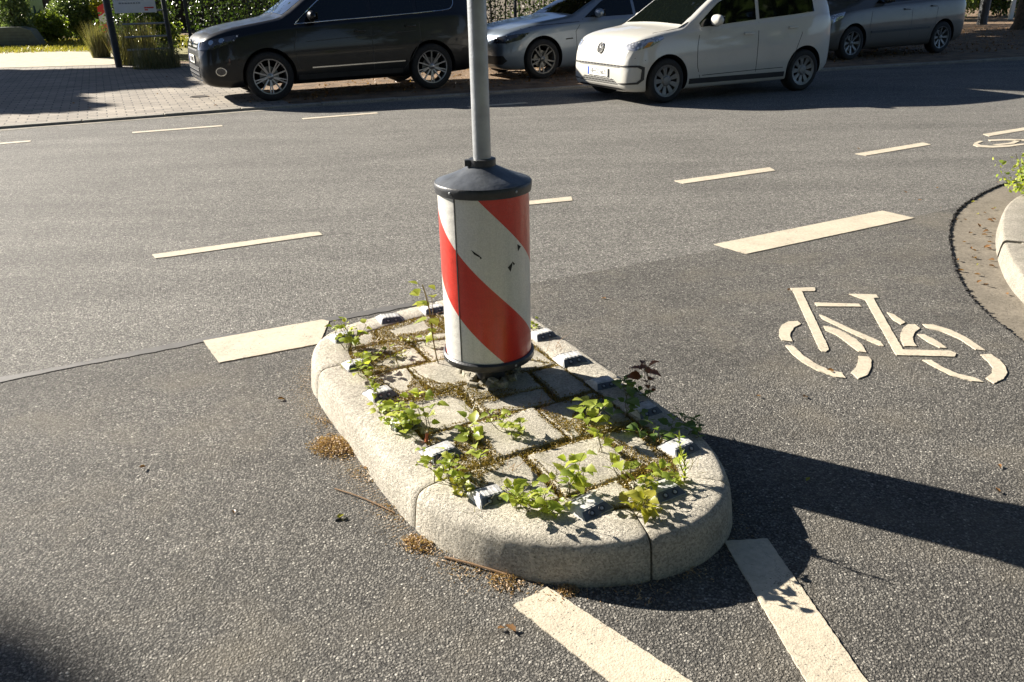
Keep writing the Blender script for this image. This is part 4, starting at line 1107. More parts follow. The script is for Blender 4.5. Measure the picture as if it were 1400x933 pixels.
        mb = MB(); mb.box((X(x)+.0, h.y+sg*.05, z-.015), (.06, .14, .03), bev=.008); mb.build('mirror_arm', M['trim'], mo, True)
        mb = MB(); mb.box((X(x)-.045, h.y+sg*.14, z+.05), (.01, .16, .10), bev=.004); mb.build('mirror_glass', M['glass'], mo)
        if sp.get('molding'):
            a, b = sp['molding']; line('side_molding', [(sg*X(a[0]), a[1]), (sg*X(b[0]), b[1])], s_, .045 if 'moldmat' not in sp else .018, sp.get('moldmat', M['trim']), .012)
        if sp.get('sill'):
            line('sill_cladding', [(sg*X(x_), z_) for x_, z_ in sp['sill']], s_, .07, M['trim'], .006)
    patch('windscreen', sp['ws'](X), 'T', M['glass'], .004, None, .07)
    patch('bonnet_gap', None, 0, M['trim']) if False else None
    # wheels
    wm = []
    def wheel(wx, sg):
        wr_ = empty('wheel', (wx, sg*(W-.115), tr)); wr_.parent = root
        A = Matrix.Rotation(R(-90)*sg, 4, 'X')        # local z -> outward y
        r0 = sp['rim']
        mb = MB(); mb.lathe([(r0, -.10), (r0+.03, -.105), (tr-.02, -.10), (tr-.003, -.08), (tr, -.04), (tr, .04), (tr-.003, .075), (tr-.02, .097), (r0+.035, .105), (r0+.005, .098), (r0, .085)], 56, A, False, False); mb.build('tyre', M['tyre'], wr_, True, 45)
        st = sp['wheel']
        mb = MB(); mb.lathe([(r0+.002, -.09), (r0+.004, .088), (r0+.002, .096), (r0-.010, .094), (r0-.016, .08), (r0-.022, -.02), (r0-.022, -.09)], 56, A, False, False)
        def spoke(a0, a1, w0, w1, r_in, z0, z1):
            P = []
            for (r_, a_, wd, z_) in ((r_in, a0, w0, z0), (r0-.012, a1, w1, z1)):
                c_ = Vector((math.cos(a_)*r_, math.sin(a_)*r_, z_)); tn = Vector((-math.sin(a_), math.cos(a_), 0))*wd/2
                P += [c_-tn, c_+tn, c_+tn-Vector((0, 0, .022)), c_-tn-Vector((0, 0, .022))]
            mb.add([A @ p for p in P], [(0, 1, 5, 4), (1, 2, 6, 5), (2, 3, 7, 6), (3, 0, 4, 7), (0, 3, 2, 1), (4, 5, 6, 7)])
        if st == 'ten':
            for k in range(5):
                a = k*2*math.pi/5+.3
                spoke(a-.06, a-.09, .02, .016, .03, .07, .085); spoke(a+.06, a+.09, .02, .016, .03, .07, .085); spoke(a+.628, a+.628, .022, .018, .03, .07, .085)
        elif st == 'double':
            for k in range(5):
                a = k*2*math.pi/5+.2
                spoke(a-.12, a-.20, .026, .022, .03, .06, .08); spoke(a+.12, a+.20, .026, .022, .03, .06, .08)
        elif st == 'nine':
            mb.lathe([(0, .090), (.05, .088), (.06, .078), (.075, .074), (.085, .070)], 45, A, False, False)
            for k in range(9): a = k*2*math.pi/9; spoke(a, a, .040, .075, .07, .076, .088)
            mb.lathe([(r0-.034, .086), (r0-.012, .092), (r0-.010, .08), (r0-.034, .08)], 45, A, False, False)
        else:
            for k in range(8): a = k*2*math.pi/8; spoke(a, a, .03, .05, .05, .06, .08)
        mb.lathe([(0, .085), (.03, .083), (.045, .074), (.05, .05)], 24, A)
        mb.build('rim', M[sp['rimmat']], wr_, True, 30)
        mb = MB(); mb.lathe([(0, .012), (.14, .012), (.14, .0), (0, .0)], 32, A); mb.build('brake_disc', M['hubcap'] if st != 'nine' else M['well'], wr_)
    for wx in (WB/2, -WB/2):
        for sg in (1, -1): wheel(wx, sg)
    sp['patch'] = patch; sp['line'] = line
    return sp
RZ = lambda d: math.atan2(d.y, d.x)
def plate(sp, xoff, yoff, z, text, rot=0.0, w_=.52):
    h = sp['bvh'].ray_cast(Vector((5, yoff, z)), Vector((-1, 0, 0)))[0]
    pr = empty('number_plate', (h.x+xoff, yoff, z)); pr.parent = sp['root']
    mb = MB(); mb.box((0, 0, 0), (.012, w_, .11), bev=.004); mb.build('plate', M['plate'], pr)
    mb = MB(); mb.box((.0065, -w_/2+.024, 0), (.003, .042, .104)); mb.build('blue_band', M['eu'], pr)
    if text:
        cu_ = bpy.data.curves.new('characters', 'FONT'); cu_.body = text; cu_.size = .098; cu_.extrude = .0008; cu_.align_x = 'CENTER'; cu_.align_y = 'CENTER'; cu_.space_character = 1.0
        to = bpy.data.objects.new('t', cu_); C.objects.link(to); bpy.context.view_layer.update()
        me = bpy.data.meshes.new_from_object(to.evaluated_get(bpy.context.evaluated_depsgraph_get())); bpy.data.objects.remove(to)
        xs = [v.co.x for v in me.vertices]; sx = .41/(max(xs)-min(xs))
        o = link('characters', me, M['ink'], pr); o.matrix_local = Matrix(((0, 0, 1, .0075), (1, 0, 0, .022), (0, 1, 0, 0), (0, 0, 0, 1))) @ Matrix.Diagonal((sx, 1.0, 1, 1))
    return pr
def emblem(sp, yoff, z, r_, x_=None, tilt=0.0):
    h = sp['bvh'].ray_cast(Vector((5, yoff, z)), Vector((-1, 0, 0)))[0]
    B = Matrix.Translation((h.x+.010, yoff, z)) @ Matrix.Rotation(-tilt, 4, 'Y') @ Matrix(((0, 0, 1, 0), (1, 0, 0, 0), (0, 1, 0, 0), (0, 0, 0, 1)))
    mb = MB(); mb.lathe([(0, -.004), (r_, -.004), (r_, .0), (0, .0)], 40, B); mb.build('emblem_disc', M['alloy'], sp['root'])
    mb = MB(); mb.lathe([(r_*.88, 0), (r_*.90, .010), (r_, .010), (r_*1.03, 0)], 40, B)
    def seg(a, b):
        a = Vector(a)*r_; b = Vector(b)*r_; t = (b-a).normalized(); n_ = Vector((-t.y, t.x))*r_*.085
        P = [(a-n_), (b-n_), (b+n_), (a+n_)]
        mb.add([B @ Vector((p.x, p.y, .001)) for p in P]+[B @ Vector((p.x, p.y, .008)) for p in P], [(0, 1, 5, 4), (1, 2, 6, 5), (2, 3, 7, 6), (3, 0, 4, 7), (4, 5, 6, 7)])
    for a, b in (((-.36, .82), (0, .14)), ((0, .14), (.36, .82)), ((-.76, .5), (-.33, -.78)), ((-.33, -.78), (0, -.06)), ((0, -.06), (.33, -.78)), ((.33, -.78), (.76, .5))): seg(a, b)
    mb.build('emblem', M['chrome'], sp['root'], True, 25)

# --- black SUV
def place(front_px, rear_px, z, W, WB):
    a = G(*front_px, z); b = G(*rear_px, z); d = (a-b).normalized(); mid = (a+b)/2
    side = Vector((-d.y, d.x, 0)); c = mid-side*(W/2-.02)
    return Vector((c.x, c.y, z)), RZ(d), d
ZS = .028
loc, rz, d = place((377, 138.5), (591, 122.5), ZS, 1.81, 2.60)
suv = car(dict(name='parked_suv', label='black parked SUV with chrome window line and many spoked wheels, front facing left', L=4.43, W=1.81, WB=2.52, fo=.93, tyre=.345, rim=.245, wheel='ten', rimmat='alloy', paint=M['p_black'], loc=loc, rz=rz,
    top=[(0, .66), (.02, .78), (.06, .88), (.16, .955), (.45, 1.04), (.85, 1.10), (1.16, 1.15), (1.22, 1.17), (1.55, 1.40), (1.85, 1.575), (2.1, 1.64), (2.6, 1.68), (3.3, 1.66), (3.8, 1.60), (4.0, 1.53), (4.22, 1.25), (4.36, 1.05), (4.42, .9), (4.43, .70)],
    belt=[(0, .62), (.1, .78), (.5, .92), (1.2, 1.02), (2.5, 1.07), (3.6, 1.11), (4.1, 1.12), (4.43, .9)],
    bot=[(0, .34), (.06, .26), (.2, .22), (.5, .20), (3.9, .22), (4.3, .30), (4.43, .42)],
    side=[[(1.42, 1.06), (1.80, 1.36), (2.12, 1.53), (2.48, 1.56), (2.48, 1.11)], [(2.54, 1.11), (2.54, 1.56), (3.20, 1.54), (3.20, 1.15)], [(3.26, 1.155), (3.26, 1.535), (3.62, 1.49), (3.86, 1.32), (3.82, 1.20), (3.74, 1.18)]],
    frame=[[(1.36, 1.045), (1.8, 1.07), (2.6, 1.105), (3.3, 1.14), (3.74, 1.165), (3.84, 1.20), (3.89, 1.32), (3.66, 1.51), (3.3, 1.56), (2.5, 1.59), (2.1, 1.56), (1.8, 1.39), (1.38, 1.06)]],
    gaps=[[(1.40, 1.02), (1.32, .75), (1.36, .45), (1.44, .30)], [(2.50, 1.09), (2.50, .34)], [(3.26, 1.12), (3.28, .75), (3.12, .50), (2.98, .34)], [(1.5, .80), (2.5, .85), (3.2, .89)]],
    handles=[(2.32, .92), (3.12, .96)], mirror=(1.62, 1.10), molding=((1.55, .44), (3.0, .46)), moldmat=M['chrome'], sill=[(1.34, .31), (2.96, .32)], rf=.62, wf=.70, tumble=.30,
    ws=lambda X: [(X(1.24), -.66), (X(1.24), .66), (X(1.86), .60), (X(1.86), -.60)]))
P_ = suv['patch']; X = suv['X']
def dg(th, x, y): a = R(th); return x*math.sin(a)-y*math.cos(a)
for th, sg in ((40, 1), (-40, -1)):
    P_('headlight', [(dg(th, X(.10), sg*.50), .74), (dg(th, X(.10), sg*.50), .83), (dg(th, X(.34), sg*.82), .90), (dg(th, X(.56), sg*.88), .94), (dg(th, X(.48), sg*.88), .84), (dg(th, X(.25), sg*.80), .75)], th, M['hld'], .008)
    fb = P_('fog_light_bezel', [(dg(th, X(.34), sg*.80)+.06*math.cos(a), .45+.06*math.sin(a)) for a in np.arange(0, 6.28, .4)], th, M['chrome'], .006)
    P_('fog_light', [(dg(th, X(.34), sg*.80)+.048*math.cos(a), .45+.048*math.sin(a)) for a in np.arange(0, 6.28, .4)], th, M['hld'], .010, fb)
for sg in (1, -1):
    suv['line']('bonnet_gap', [(X(.35), sg*.66), (X(.7), sg*.74), (X(1.2), sg*.76)], 'T', .012, M['trim'], .002)
    for (xx, yy, zz, rr_) in ((.26, .74, .84, .032), (.37, .81, .865, .030)):
        P_('lamp_reflector', [(dg(40*sg, X(xx), sg*yy)+rr_*math.cos(a), zz+rr_*math.sin(a)) for a in np.arange(0, 6.28, .5)], 40*sg, M['chrome'], .013)
P_('grille', [(-.50, .72), (.50, .72), (.48, .84), (-.48, .84)], 0, M['trim'], .006)
for z_ in (.75, .80): P_('grille_bar', [(-.48, z_), (.48, z_), (.48, z_+.022), (-.48, z_+.022)], 0, M['chrome'], .014)
P_('lower_grille', [(-.52, .33), (.52, .33), (.55, .50), (-.55, .50)], 0, M['trim'], .006)
for z_ in (.37, .43): P_('grille_bar', [(-.5, z_), (.5, z_), (.5, z_+.02), (-.5, z_+.02)], 0, M['chrome'], .012)
P_('skid_plate', [(-.55, .27), (.55, .27), (.62, .32), (-.62, .32)], 0, M['chrome'], .012)
P_('tail_light', [(dg(135, X(4.30), .75), 1.0), (dg(135, X(4.42), .6), 1.0), (dg(135, X(4.38), .6), 1.16), (dg(135, X(4.15), .80), 1.16)], 135, M['tail'], .008)
plate(suv, .012, 0, .60, None); emblem(suv, 0, .79, .075)
mb = MB()
for k in range(7): mb.box((.0075, -.13+.052*k+(.02 if k > 1 else 0), 0), (.002, .026, .066))
h = suv['bvh'].ray_cast(Vector((5, 0, .60)), Vector((-1, 0, 0)))[0]; o = mb.build('plate_marks', M['ink'], suv['root']); o.location = (h.x+.012, 0, .60)

# --- silver-blue saloon, partly behind the post and the white car
a = G(743, 108, ZS); d = suv['root'].matrix_world.to_3x3() @ Vector((1, 0, 0)); d = Vector((-math.cos(R(26)), -math.sin(R(26)), 0))
side = Vector((-d.y, d.x, 0)); c = a-d*1.405-side*.885
sal = car(dict(name='parked_saloon', label='silver blue parked saloon in tree shade half hidden by the post and the white hatchback', L=4.63, W=1.81, WB=2.81, fo=.78, tyre=.325, rim=.235, wheel='double', rimmat='hubcap', paint=M['p_blue'], loc=Vector((c.x, c.y, ZS)), rz=RZ(d),
    top=[(0, .58), (.02, .68), (.07, .75), (.2, .82), (.6, .91), (1.1, .975), (1.38, 1.01), (1.46, 1.03), (1.8, 1.22), (2.15, 1.36), (2.5, 1.41), (3.0, 1.41), (3.5, 1.33), (3.95, 1.12), (4.2, 1.06), (4.5, 1.03), (4.6, .95), (4.63, .75)],
    belt=[(0, .55), (.1, .66), (.5, .80), (1.4, .90), (2.5, .94), (3.8, .98), (4.63, .85)],
    bot=[(0, .26), (.06, .18), (.2, .16), (.5, .15), (4.1, .17), (4.5, .26), (4.63, .40)],
    side=[[(1.62, .96), (2.0, 1.20), (2.3, 1.325), (2.62, 1.345), (2.62, .98)], [(2.68, .98), (2.68, 1.345), (3.1, 1.32), (3.55, 1.16), (3.62, 1.02)]],
    gaps=[[(1.58, .94), (1.42, .75), (1.44, .45), (1.52, .22)], [(2.66, .96), (2.66, .24)], [(3.5, .98), (3.42, .6), (3.24, .3)], [(.25, .80), (.7, .86), (1.5, .90)]],
    handles=[(2.46, .83), (3.40, .86)], mirror=(1.86, .985), rf=.85, wf=.58, tumble=.42,
    ws=lambda X: [(X(1.46), -.68), (X(1.46), .68), (X(2.2), .58), (X(2.2), -.58)]))
P_ = sal['patch']; X = sal['X']
for th, sg in ((40, 1), (-40, -1)):
    P_('headlight', [(dg(th, X(.08), sg*.48), .60), (dg(th, X(.08), sg*.48), .69), (dg(th, X(.30), sg*.78), .735), (dg(th, X(.52), sg*.88), .76), (dg(th, X(.38), sg*.85), .65), (dg(th, X(.2), sg*.75), .60)], th, M['hld'], .008)
P_('lower_grille', [(-.72, .26), (-.2, .26), (.2, .26), (.72, .26), (.78, .32), (.74, .40), (.4, .39), (-.4, .39), (-.74, .40), (-.78, .32)], 0, M['trim'], .006)
for sg in (1, -1): P_('kidney_grille', [(sg*.03, .55), (sg*.26, .55), (sg*.30, .62), (sg*.26, .68), (sg*.03, .68)], 0, M['trim'], .008)
P_('side_vent', [(X(1.22), .62), (X(1.36), .63), (X(1.35), .65), (X(1.22), .64)], 90, M['trim'], .004)
plate(sal, .012, 0, .47, None)

# --- white small hatchback
loc, rz, d = place((913, 141), (1092, 124.5), 0, 1.64, 2.42)
hat = car(dict(name='parked_hatchback', label='white small hatchback standing on the road with its front lit by the sun', L=3.60, W=1.645, WB=2.42, fo=.585, tyre=.29, rim=.205, wheel='nine', rimmat='hubcap', paint=M['p_white'], loc=loc, rz=rz,
    top=[(0, .50), (.012, .60), (.03, .70), (.08, .79), (.20, .87), (.45, .925), (.75, .965), (.86, .985), (1.2, 1.23), (1.5, 1.42), (1.8, 1.475), (2.2, 1.495), (2.8, 1.48), (3.25, 1.43), (3.42, 1.36), (3.50, 1.15), (3.57, .9), (3.60, .60)],
    belt=[(0, .50), (.1, .74), (.5, .86), (1.1, .92), (2.2, .985), (3.0, 1.05), (3.4, 1.08), (3.6, .95)],
    bot=[(0, .24), (.05, .17), (.2, .15), (.5, .15), (3.1, .16), (3.5, .26), (3.60, .34)],
    side=[[(1.12, .95), (1.10, 1.00), (1.42, 1.24), (1.72, 1.375), (2.06, 1.39), (2.06, 1.015)], [(2.12, 1.02), (2.12, 1.39), (2.78, 1.375), (3.08, 1.34), (3.12, 1.09), (2.74, 1.06)]],
    gaps=[[(1.13, .93), (1.08, .84), (1.06, .72), (1.06, .58), (1.07, .45), (1.14, .27)], [(2.10, .98), (2.10, .25)], [(2.86, 1.03), (2.90, .80), (2.78, .5), (2.62, .25)], [(1.16, .33), (2.1, .35), (2.6, .355)]],
    handles=[(1.92, .84), (2.72, .89)], mirror=(1.30, .985), sill=[(.95, .262), (2.64, .262)], rf=.55, wf=.70, tumble=.22,
    ws=lambda X: [(X(.88), -.66), (X(.88), .66), (X(1.52), .58), (X(1.52), -.58)]))
P_ = hat['patch']; X = hat['X']
for sg in (1, -1):
    hat['line']('bonnet_gap', [(X(.42), sg*.66), (X(.62), sg*.70), (X(.95), sg*.715)], 'T', .012, M['trim'], .002)
    hat['line']('bumper_gap', [(sg*X(.10), .60), (sg*X(.24), .57)], 90*sg, .009, M['trim'], .002)
for th, sg in ((45, 1), (-45, -1)):
    hl = P_('headlight', [(dg(th, X(.10), sg*.50), .70), (dg(th, X(.12), sg*.52), .765), (dg(th, X(.30), sg*.70), .835), (dg(th, X(.48), sg*.80), .865), (dg(th, X(.50), sg*.81), .83), (dg(th, X(.33), sg*.77), .735), (dg(th, X(.2), sg*.66), .695)], th, M['hl'], .006)
    P_('indicator', [(dg(th, X(.28), sg*.70), .72), (dg(th, X(.32), sg*.73), .79), (dg(th, X(.37), sg*.77), .80), (dg(th, X(.33), sg*.75), .74)], th, M['amber'], .010, hl)
# bumper surround: upper lip, side bracket, lower mesh intake
P_('upper_intake', [(-.50, .475), (.50, .475), (.62, .505), (-.62, .505)], 0, M['grille'], .006)
P_('lower_intake', [(-.50, .255), (.50, .255), (.38, .32), (-.38, .32)], 0, M['grille'], .006)
for th, sg in ((38, 1), (-38, -1)):
    u = lambda x, y: dg(th, X(x), sg*y)
    P_('bumper_surround', [(u(.02, .46), 0.485), (u(.05, .62), 0.510), (u(.16, .77), 0.510), (u(.22, .80), 0.485), (u(.21, .80), 0.325), (u(.15, .76), 0.270), (u(.04, .55), 0.260), (u(.02, .46), 0.270), (u(.04, .55), 0.280), (u(.14, .745), 0.295), (u(.18, .775), 0.335), (u(.19, .78), 0.455), (u(.14, .755), 0.485), (u(.05, .62), 0.487)], th, M['trim'], .007, None, .03)
P_('number_gap', [(-.42, .70), (-.12, .70), (-.12, .715), (-.42, .715)], 0, M['trim'], .003); P_('number_gap', [(.12, .70), (.42, .70), (.42, .715), (.12, .715)], 0, M['trim'], .003)
P_('front_lip', [(-.60, .185), (.60, .185), (.5, .21), (-.5, .21)], 0, M['trim'], .004)
plate(hat, .014, -.0, .395, 'HH·CC 6635'); emblem(hat, 0, .705, .072, None, R(18))

# --- grey beige people carrier further right
loc, rz, d = place((1166, 82), (1280, 73), ZS, 1.81, 2.68)
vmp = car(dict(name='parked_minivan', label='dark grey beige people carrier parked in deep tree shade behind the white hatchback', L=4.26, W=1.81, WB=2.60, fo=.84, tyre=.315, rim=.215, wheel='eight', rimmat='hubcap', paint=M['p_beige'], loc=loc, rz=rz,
    top=[(0, .58), (.02, .70), (.08, .80), (.3, .92), (.7, 1.02), (.95, 1.08), (1.05, 1.12), (1.5, 1.40), (1.85, 1.56), (2.2, 1.61), (2.8, 1.62), (3.4, 1.58), (3.9, 1.46), (4.1, 1.2), (4.22, .95), (4.26, .6)],
    belt=[(0, .55), (.1, .7), (.5, .88), (1.3, .98), (2.5, 1.02), (3.6, 1.08), (4.0, 1.08), (4.26, .9)],
    bot=[(0, .28), (.06, .2), (.2, .18), (.5, .17), (3.8, .18), (4.1, .26), (4.26, .38)],
    side=[[(1.40, 1.02), (1.75, 1.30), (2.05, 1.46), (2.40, 1.49), (2.40, 1.06)], [(2.46, 1.06), (2.46, 1.49), (3.15, 1.48), (3.15, 1.10)], [(3.22, 1.105), (3.22, 1.47), (3.6, 1.40), (3.72, 1.16)]],
    gaps=[[(1.30, .97), (1.25, .6), (1.35, .26)], [(2.43, 1.02), (2.43, .26)], [(3.2, 1.05), (3.15, .6), (2.95, .3)]],
    handles=[(2.26, .9), (3.05, .94)], mirror=(1.62, 1.05), molding=((1.3, .50), (3.0, .53)), rf=.8, wf=.58, tumble=.36,
    ws=lambda X: [(X(1.07), -.66), (X(1.07), .66), (X(1.84), .58), (X(1.84), -.58)]))
P_ = vmp['patch']; X = vmp['X']
for th, sg in ((42, 1), (-42, -1)):
    u = lambda x, y: dg(th, X(x), sg*y)
    P_('headlight', [(u(.12, .46), .66), (u(.14, .50), .74), (u(.34, .74), .84), (u(.58, .86), .90), (u(.52, .87), .80), (u(.3, .78), .68)], th, M['hl'], .008)
P_('lower_grille', [(-.5, .32), (.5, .32), (.66, .44), (.62, .54), (-.62, .54), (-.66, .44)], 0, M['trim'], .006)
plate(vmp, .012, 0, .40, None)

# ------------------------------------------------------------------ background beyond the pavement
def scatter_leaves(name, centre, rad, n, sz, mat, root, z0=.06, shell=.55):
    d = rng.normal(size=(n, 3)); d /= np.linalg.norm(d, axis=1)[:, None]
    r_ = rng.uniform(shell, 1.0, n)**.8
    lump = 1+.22*np.sin(d[:, 0]*5+centre[0])*np.cos(d[:, 2]*6)+.15*np.sin(d[:, 1]*9+d[:, 2]*7)
    P = d*(r_*lump)[:, None]*np.array(rad)+np.array(centre)
    P = P[P[:, 2] > z0]
    return leaves(name, P, rng.uniform(sz*.7, sz*1.3, len(P)), mat, root)
def stems(root, n, h, sp_, mat=None, r0=.02, base=(0, 0, 0), name='stem'):
    mb = MB()
    for _ in range(n):
        a = random.uniform(0, 6.28); b = Vector(base)+Vector((math.cos(a)*.06, math.sin(a)*.06, 0)); q = b+Vector((math.cos(a)*sp_*random.random(), math.sin(a)*sp_*random.random(), h*random.uniform(.7, 1)))
        mb.tube([b, b.lerp(q, .5)+Vector((random.uniform(-.06, .06), random.uniform(-.06, .06), 0)), q], [r0, r0*.7, r0*.3], 5)
    return mb.build(name, mat or M['bark'], root, True)
# hedge and bar fence behind the parked cars
HL = [Vector((-6.9, 19.4, 0)), Vector((-2.5, 21.3, 0)), Vector((3, 24.0, 0)), Vector((9, 27.2, 0)), Vector((14.2, 30.6, 0))]
hd = empty('hedge', (HL[0].x, HL[0].y, PZ), 0, 'long dark green leafy hedge behind the bar fence and the parked cars', 'hedge')
P = []
segs = [(HL[i], HL[i+1]) for i in range(4)]; tot = sum((b-a).length for a, b in segs)
for a, b in segs:
    n_ = int(62000*(b-a).length/tot)
    for _ in range(n_):
        p = a.lerp(b, random.random()); t = (b-a).normalized(); nn = Vector((-t.y, t.x, 0))
        dep = abs(random.gauss(0, .28)); bulge = .18*math.sin(p.x*1.7)+.12*math.sin(p.x*4.1+2)
        z = 2.5*random.random()**.85
        q = p+nn*(.25+dep+bulge*(.4+z*.3)); P.append((q.x-HL[0].x, q.y-HL[0].y, z+.02))
P = np.array(P); P[:, 2] += rng.normal(size=len(P))*.05
leaves('foliage', P, rng.uniform(.04, .085, len(P)), M['leaf_hedge'], hd)
mb = MB()
for a, b in segs:
    for k in range(int((b-a).length/.45)):
        p = a.lerp(b, random.random())-HL[0]; t = (b-a).normalized(); nn = Vector((-t.y, t.x, 0)); p = p+nn*random.uniform(.5, .9)
        mb.tube([p, p+Vector((random.uniform(-.2, .2), random.uniform(-.1, .1), 1.2)), p+Vector((random.uniform(-.4, .4), random.uniform(-.2, .2), 2.3))], [.03, .02, .008], 5)
mb.build('branches', M['bark'], hd, True)
fn = empty('bar_fence', (HL[0].x, HL[0].y, PZ), 0, 'dark metal bar fence with thin upright bars in front of the hedge', 'fence')
M['fence'] = simple('fence_metal', (.03, .033, .034), .5, .4)
for a, b in segs:
    t = (b-a).normalized(); L = (b-a).length; n_ = max(1, round(L/2.5)); nn = Vector((t.y, -t.x, 0))*.05
    for k in range(n_):
        p0 = a.lerp(b, k/n_)+nn-HL[0]; p1 = a.lerp(b, (k+1)/n_)+nn-HL[0]
        mb = MB()
        for j in range(1, 22): q = p0.lerp(p1, j/22); mb.tube([q+Vector((0, 0, .06)), q+Vector((0, 0, 1.82))], .007, 5)
        for z in (.15, .75, 1.35, 1.75): mb.tube([p0+Vector((0, 0, z)), p1+Vector((0, 0, z))], .008, 5)
        mb.build('fence_panel', M['fence'], fn)
        mb = MB(); mb.box((p0.x, p0.y, .95), (.06, .06, 1.9), Matrix.Rotation(math.atan2(t.y, t.x), 3, 'Z')); mb.build('fence_post', M['fence'], fn)

# notice rack between two dark posts
pa = G(163, 92, PZ); pb = G(238, 88, PZ)
M['darkpost'] = simple('dark_post', (.018, .021, .025), .55, vary=.3)
o = MB().tube([(pa.x, pa.y, PZ-.02), (pa.x, pa.y, 3.6)], .075, 14).build('lamp_post', M['darkpost'], None, True); tag(o, 'thick dark upright post beside the red and white striped board', 'post')
rk_ = empty('notice_rack', (pb.x, pb.y, PZ), 0, 'steel rack of horizontal rails holding a white notice board with grey lettering', 'rack')
v = (pa-pb); v.z = 0; dirr = v.normalized(); Lr = v.length
mb = MB(); mb.tube([(0, 0, 0), (0, 0, 2.4)], .05, 12); mb.build('rack_post', M['darkpost'], rk_, True)
for z in (.35, .62, .89, 1.16, 1.43, 1.7, 1.97):
    mb = MB(); mb.tube([(0, 0, z), tuple(dirr*(Lr*(.80)))[:2]+(z,)], .020, 8); mb.build('rail', M['steel'], rk_, True)
q = dirr*(Lr*.50); ra = math.atan2(-dirr.y, -dirr.x)
nb = MB(); nb.box((0, 0, 0), (.86, .02, 1.0), bev=.004); no = nb.build('notice_board', simple('notice_white', (.70, .70, .68), .5, vary=.04), rk_); no.location = (q.x, q.y-.06, 1.62); no.rotation_euler = (0, 0, ra)
mb = MB()
for z, x0, x1 in ((-.30, -.32, .10), (-.22, -.34, .30), (-.14, -.34, .28), (-.02, -.34, .2), (.08, -.34, .3)):
    x = x0
    while x < x1:
        w_ = random.uniform(.02, .05); mb.box((x+w_/2, -.012, z), (w_, .003, .028)); x += w_+.014
mb.build('print_lines', simple('print_grey', (.25, .26, .27), .6), no)
mb = MB(); mb.box((.28, -.012, -.40), (.20, .003, .03)); mb.box((.22, -.012, -.445), (.07, .003, .03)); mb.build('print_mark', simple('print_red', (.6, .05, .04), .6), no)

# red and white board at the dark post
p = G(151, 73, PZ)
bd = empty('striped_board', (p.x, p.y, PZ), R(12), 'narrow red and white striped warning board left of the thick dark post', 'warning board')
for k in range(5):
    z0 = .0+k*.24
    mb = MB(); a = [(-.11, z0), (.11, z0+.12), (.11, z0+.36), (-.11, z0+.24)]
    mb.add([(x, -.012, z) for x, z in a]+[(x, .012, z) for x, z in a], [(0, 1, 2, 3), (7, 6, 5, 4), (0, 4, 5, 1), (1, 5, 6, 2), (2, 6, 7, 3), (3, 7, 4, 0)])
    mb.build('stripe', M['red'] if k % 2 == 0 else M['white_film'], bd)

# sign with a blue bird like mark, grey nameplate, utility box
def sign(px, z_top, w_, h_, lab, mark=True):
    p = G(px[0], px[1], PZ); r_ = empty('small_sign', (p.x, p.y, PZ), R(18), lab, 'sign')
    MB().tube([(0, .02, 0), (0, .02, z_top)], .03, 8).build('pole', M['steel'], r_, True)
    b = MB().box((0, 0, z_top-h_/2), (w_, .02, h_), bev=.005).build('sign_panel', simple('sign_pale', (.40, .50, .50), .5, vary=.1), r_)
    if mark:
        pts = [(-.22, .02), (-.05, -.03), (-.02, .20), (.03, .20), (.05, .0), (.12, .03), (.20, .12), (.20, .0), (.10, -.14), (-.02, -.22), (-.16, -.18), (-.08, -.12), (-.18, -.08)]
        o = mesh('emblem', [(x*w_*1.6, -.0125, z_top-h_/2+z*h_*1.3) for x, z in pts], [tuple(range(len(pts)))], simple('sign_blue', (.02, .06, .16), .5), b)
    return r_
sign((57, 56), 1.42, .62, .86, 'pale square sign with a dark blue winged mark in front of the dark shed')
sign((25, 56), 1.36, .6, .16, 'narrow pale nameplate on a pole inside the leafy column at the left', False)
p = G(14, 65, PZ)
ub = empty('utility_box', (p.x, p.y, PZ), R(15), 'low grey green box with a rounded lid at the left edge', 'utility box')
prf = [(-.9, 0), (-.9, .35), (-.8, .52), (-.5, .62), (.5, .62), (.8, .52), (.95, .2), (1.0, 0)]
mb = MB(); mb.add([(x, -.4, z) for x, z in prf]+[(x, .5, z) for x, z in prf], [tuple(range(8)), tuple(range(15, 7, -1))]+[(i, i+8, (i+1) % 8+8, (i+1) % 8) for i in range(8)]); mb.build('lid', simple('box_green', (.10, .12, .10), .5, vary=.2), ub)
mb = MB()
for k in range(5): mb.box((-.05, -.41, .1+.09*k), (1.5, .012, .012))
mb.build('ribs', simple('box_rib', (.06, .07, .06), .5), ub)

# shed wall behind the shrubs
M['shed'] = simple('shed_boards', (.028, .021, .016), .8, vary=.4, vscale=3)
p = Vector((-17.5, 39.5, PZ)); sh = empty('shed', p, R(8), 'dark brown timber shed in shade behind the shrubs at the upper left', 'shed')
MB().box((0, 1.5, 1.2), (26, 3, 2.4)).build('wall', M['shed'], sh)
mb = MB()
for k in range(130): mb.box((-12.9+k*.2, -.012, 1.2), (.17, .02, 2.36))
mb.build('boards', M['shed'], sh)
MB().box((0, 1.5, 2.5), (26.6, 3.6, .16)).build('roof', M['darkpost'], sh)
MB().box((-2, -.04, 1.05), (.95, .03, 2.0)).build('door', simple('shed_door', (.05, .035, .025), .6), sh)
# low white board line and orange-brown bin
p = G(82, 42, PZ); o = empty('planter_bin', (p.x, p.y, PZ), R(10), 'ochre brown small bin in front of the dark shed', 'bin')
MB().box((0, 0, .45), (.45, .4, .9), None, .9, .03).build('bin_body', simple('ochre', (.20, .10, .03), .6), o); MB().box((0, 0, .93), (.46, .42, .07), None, .9, .02).build('lid', M['darkpost'], o)

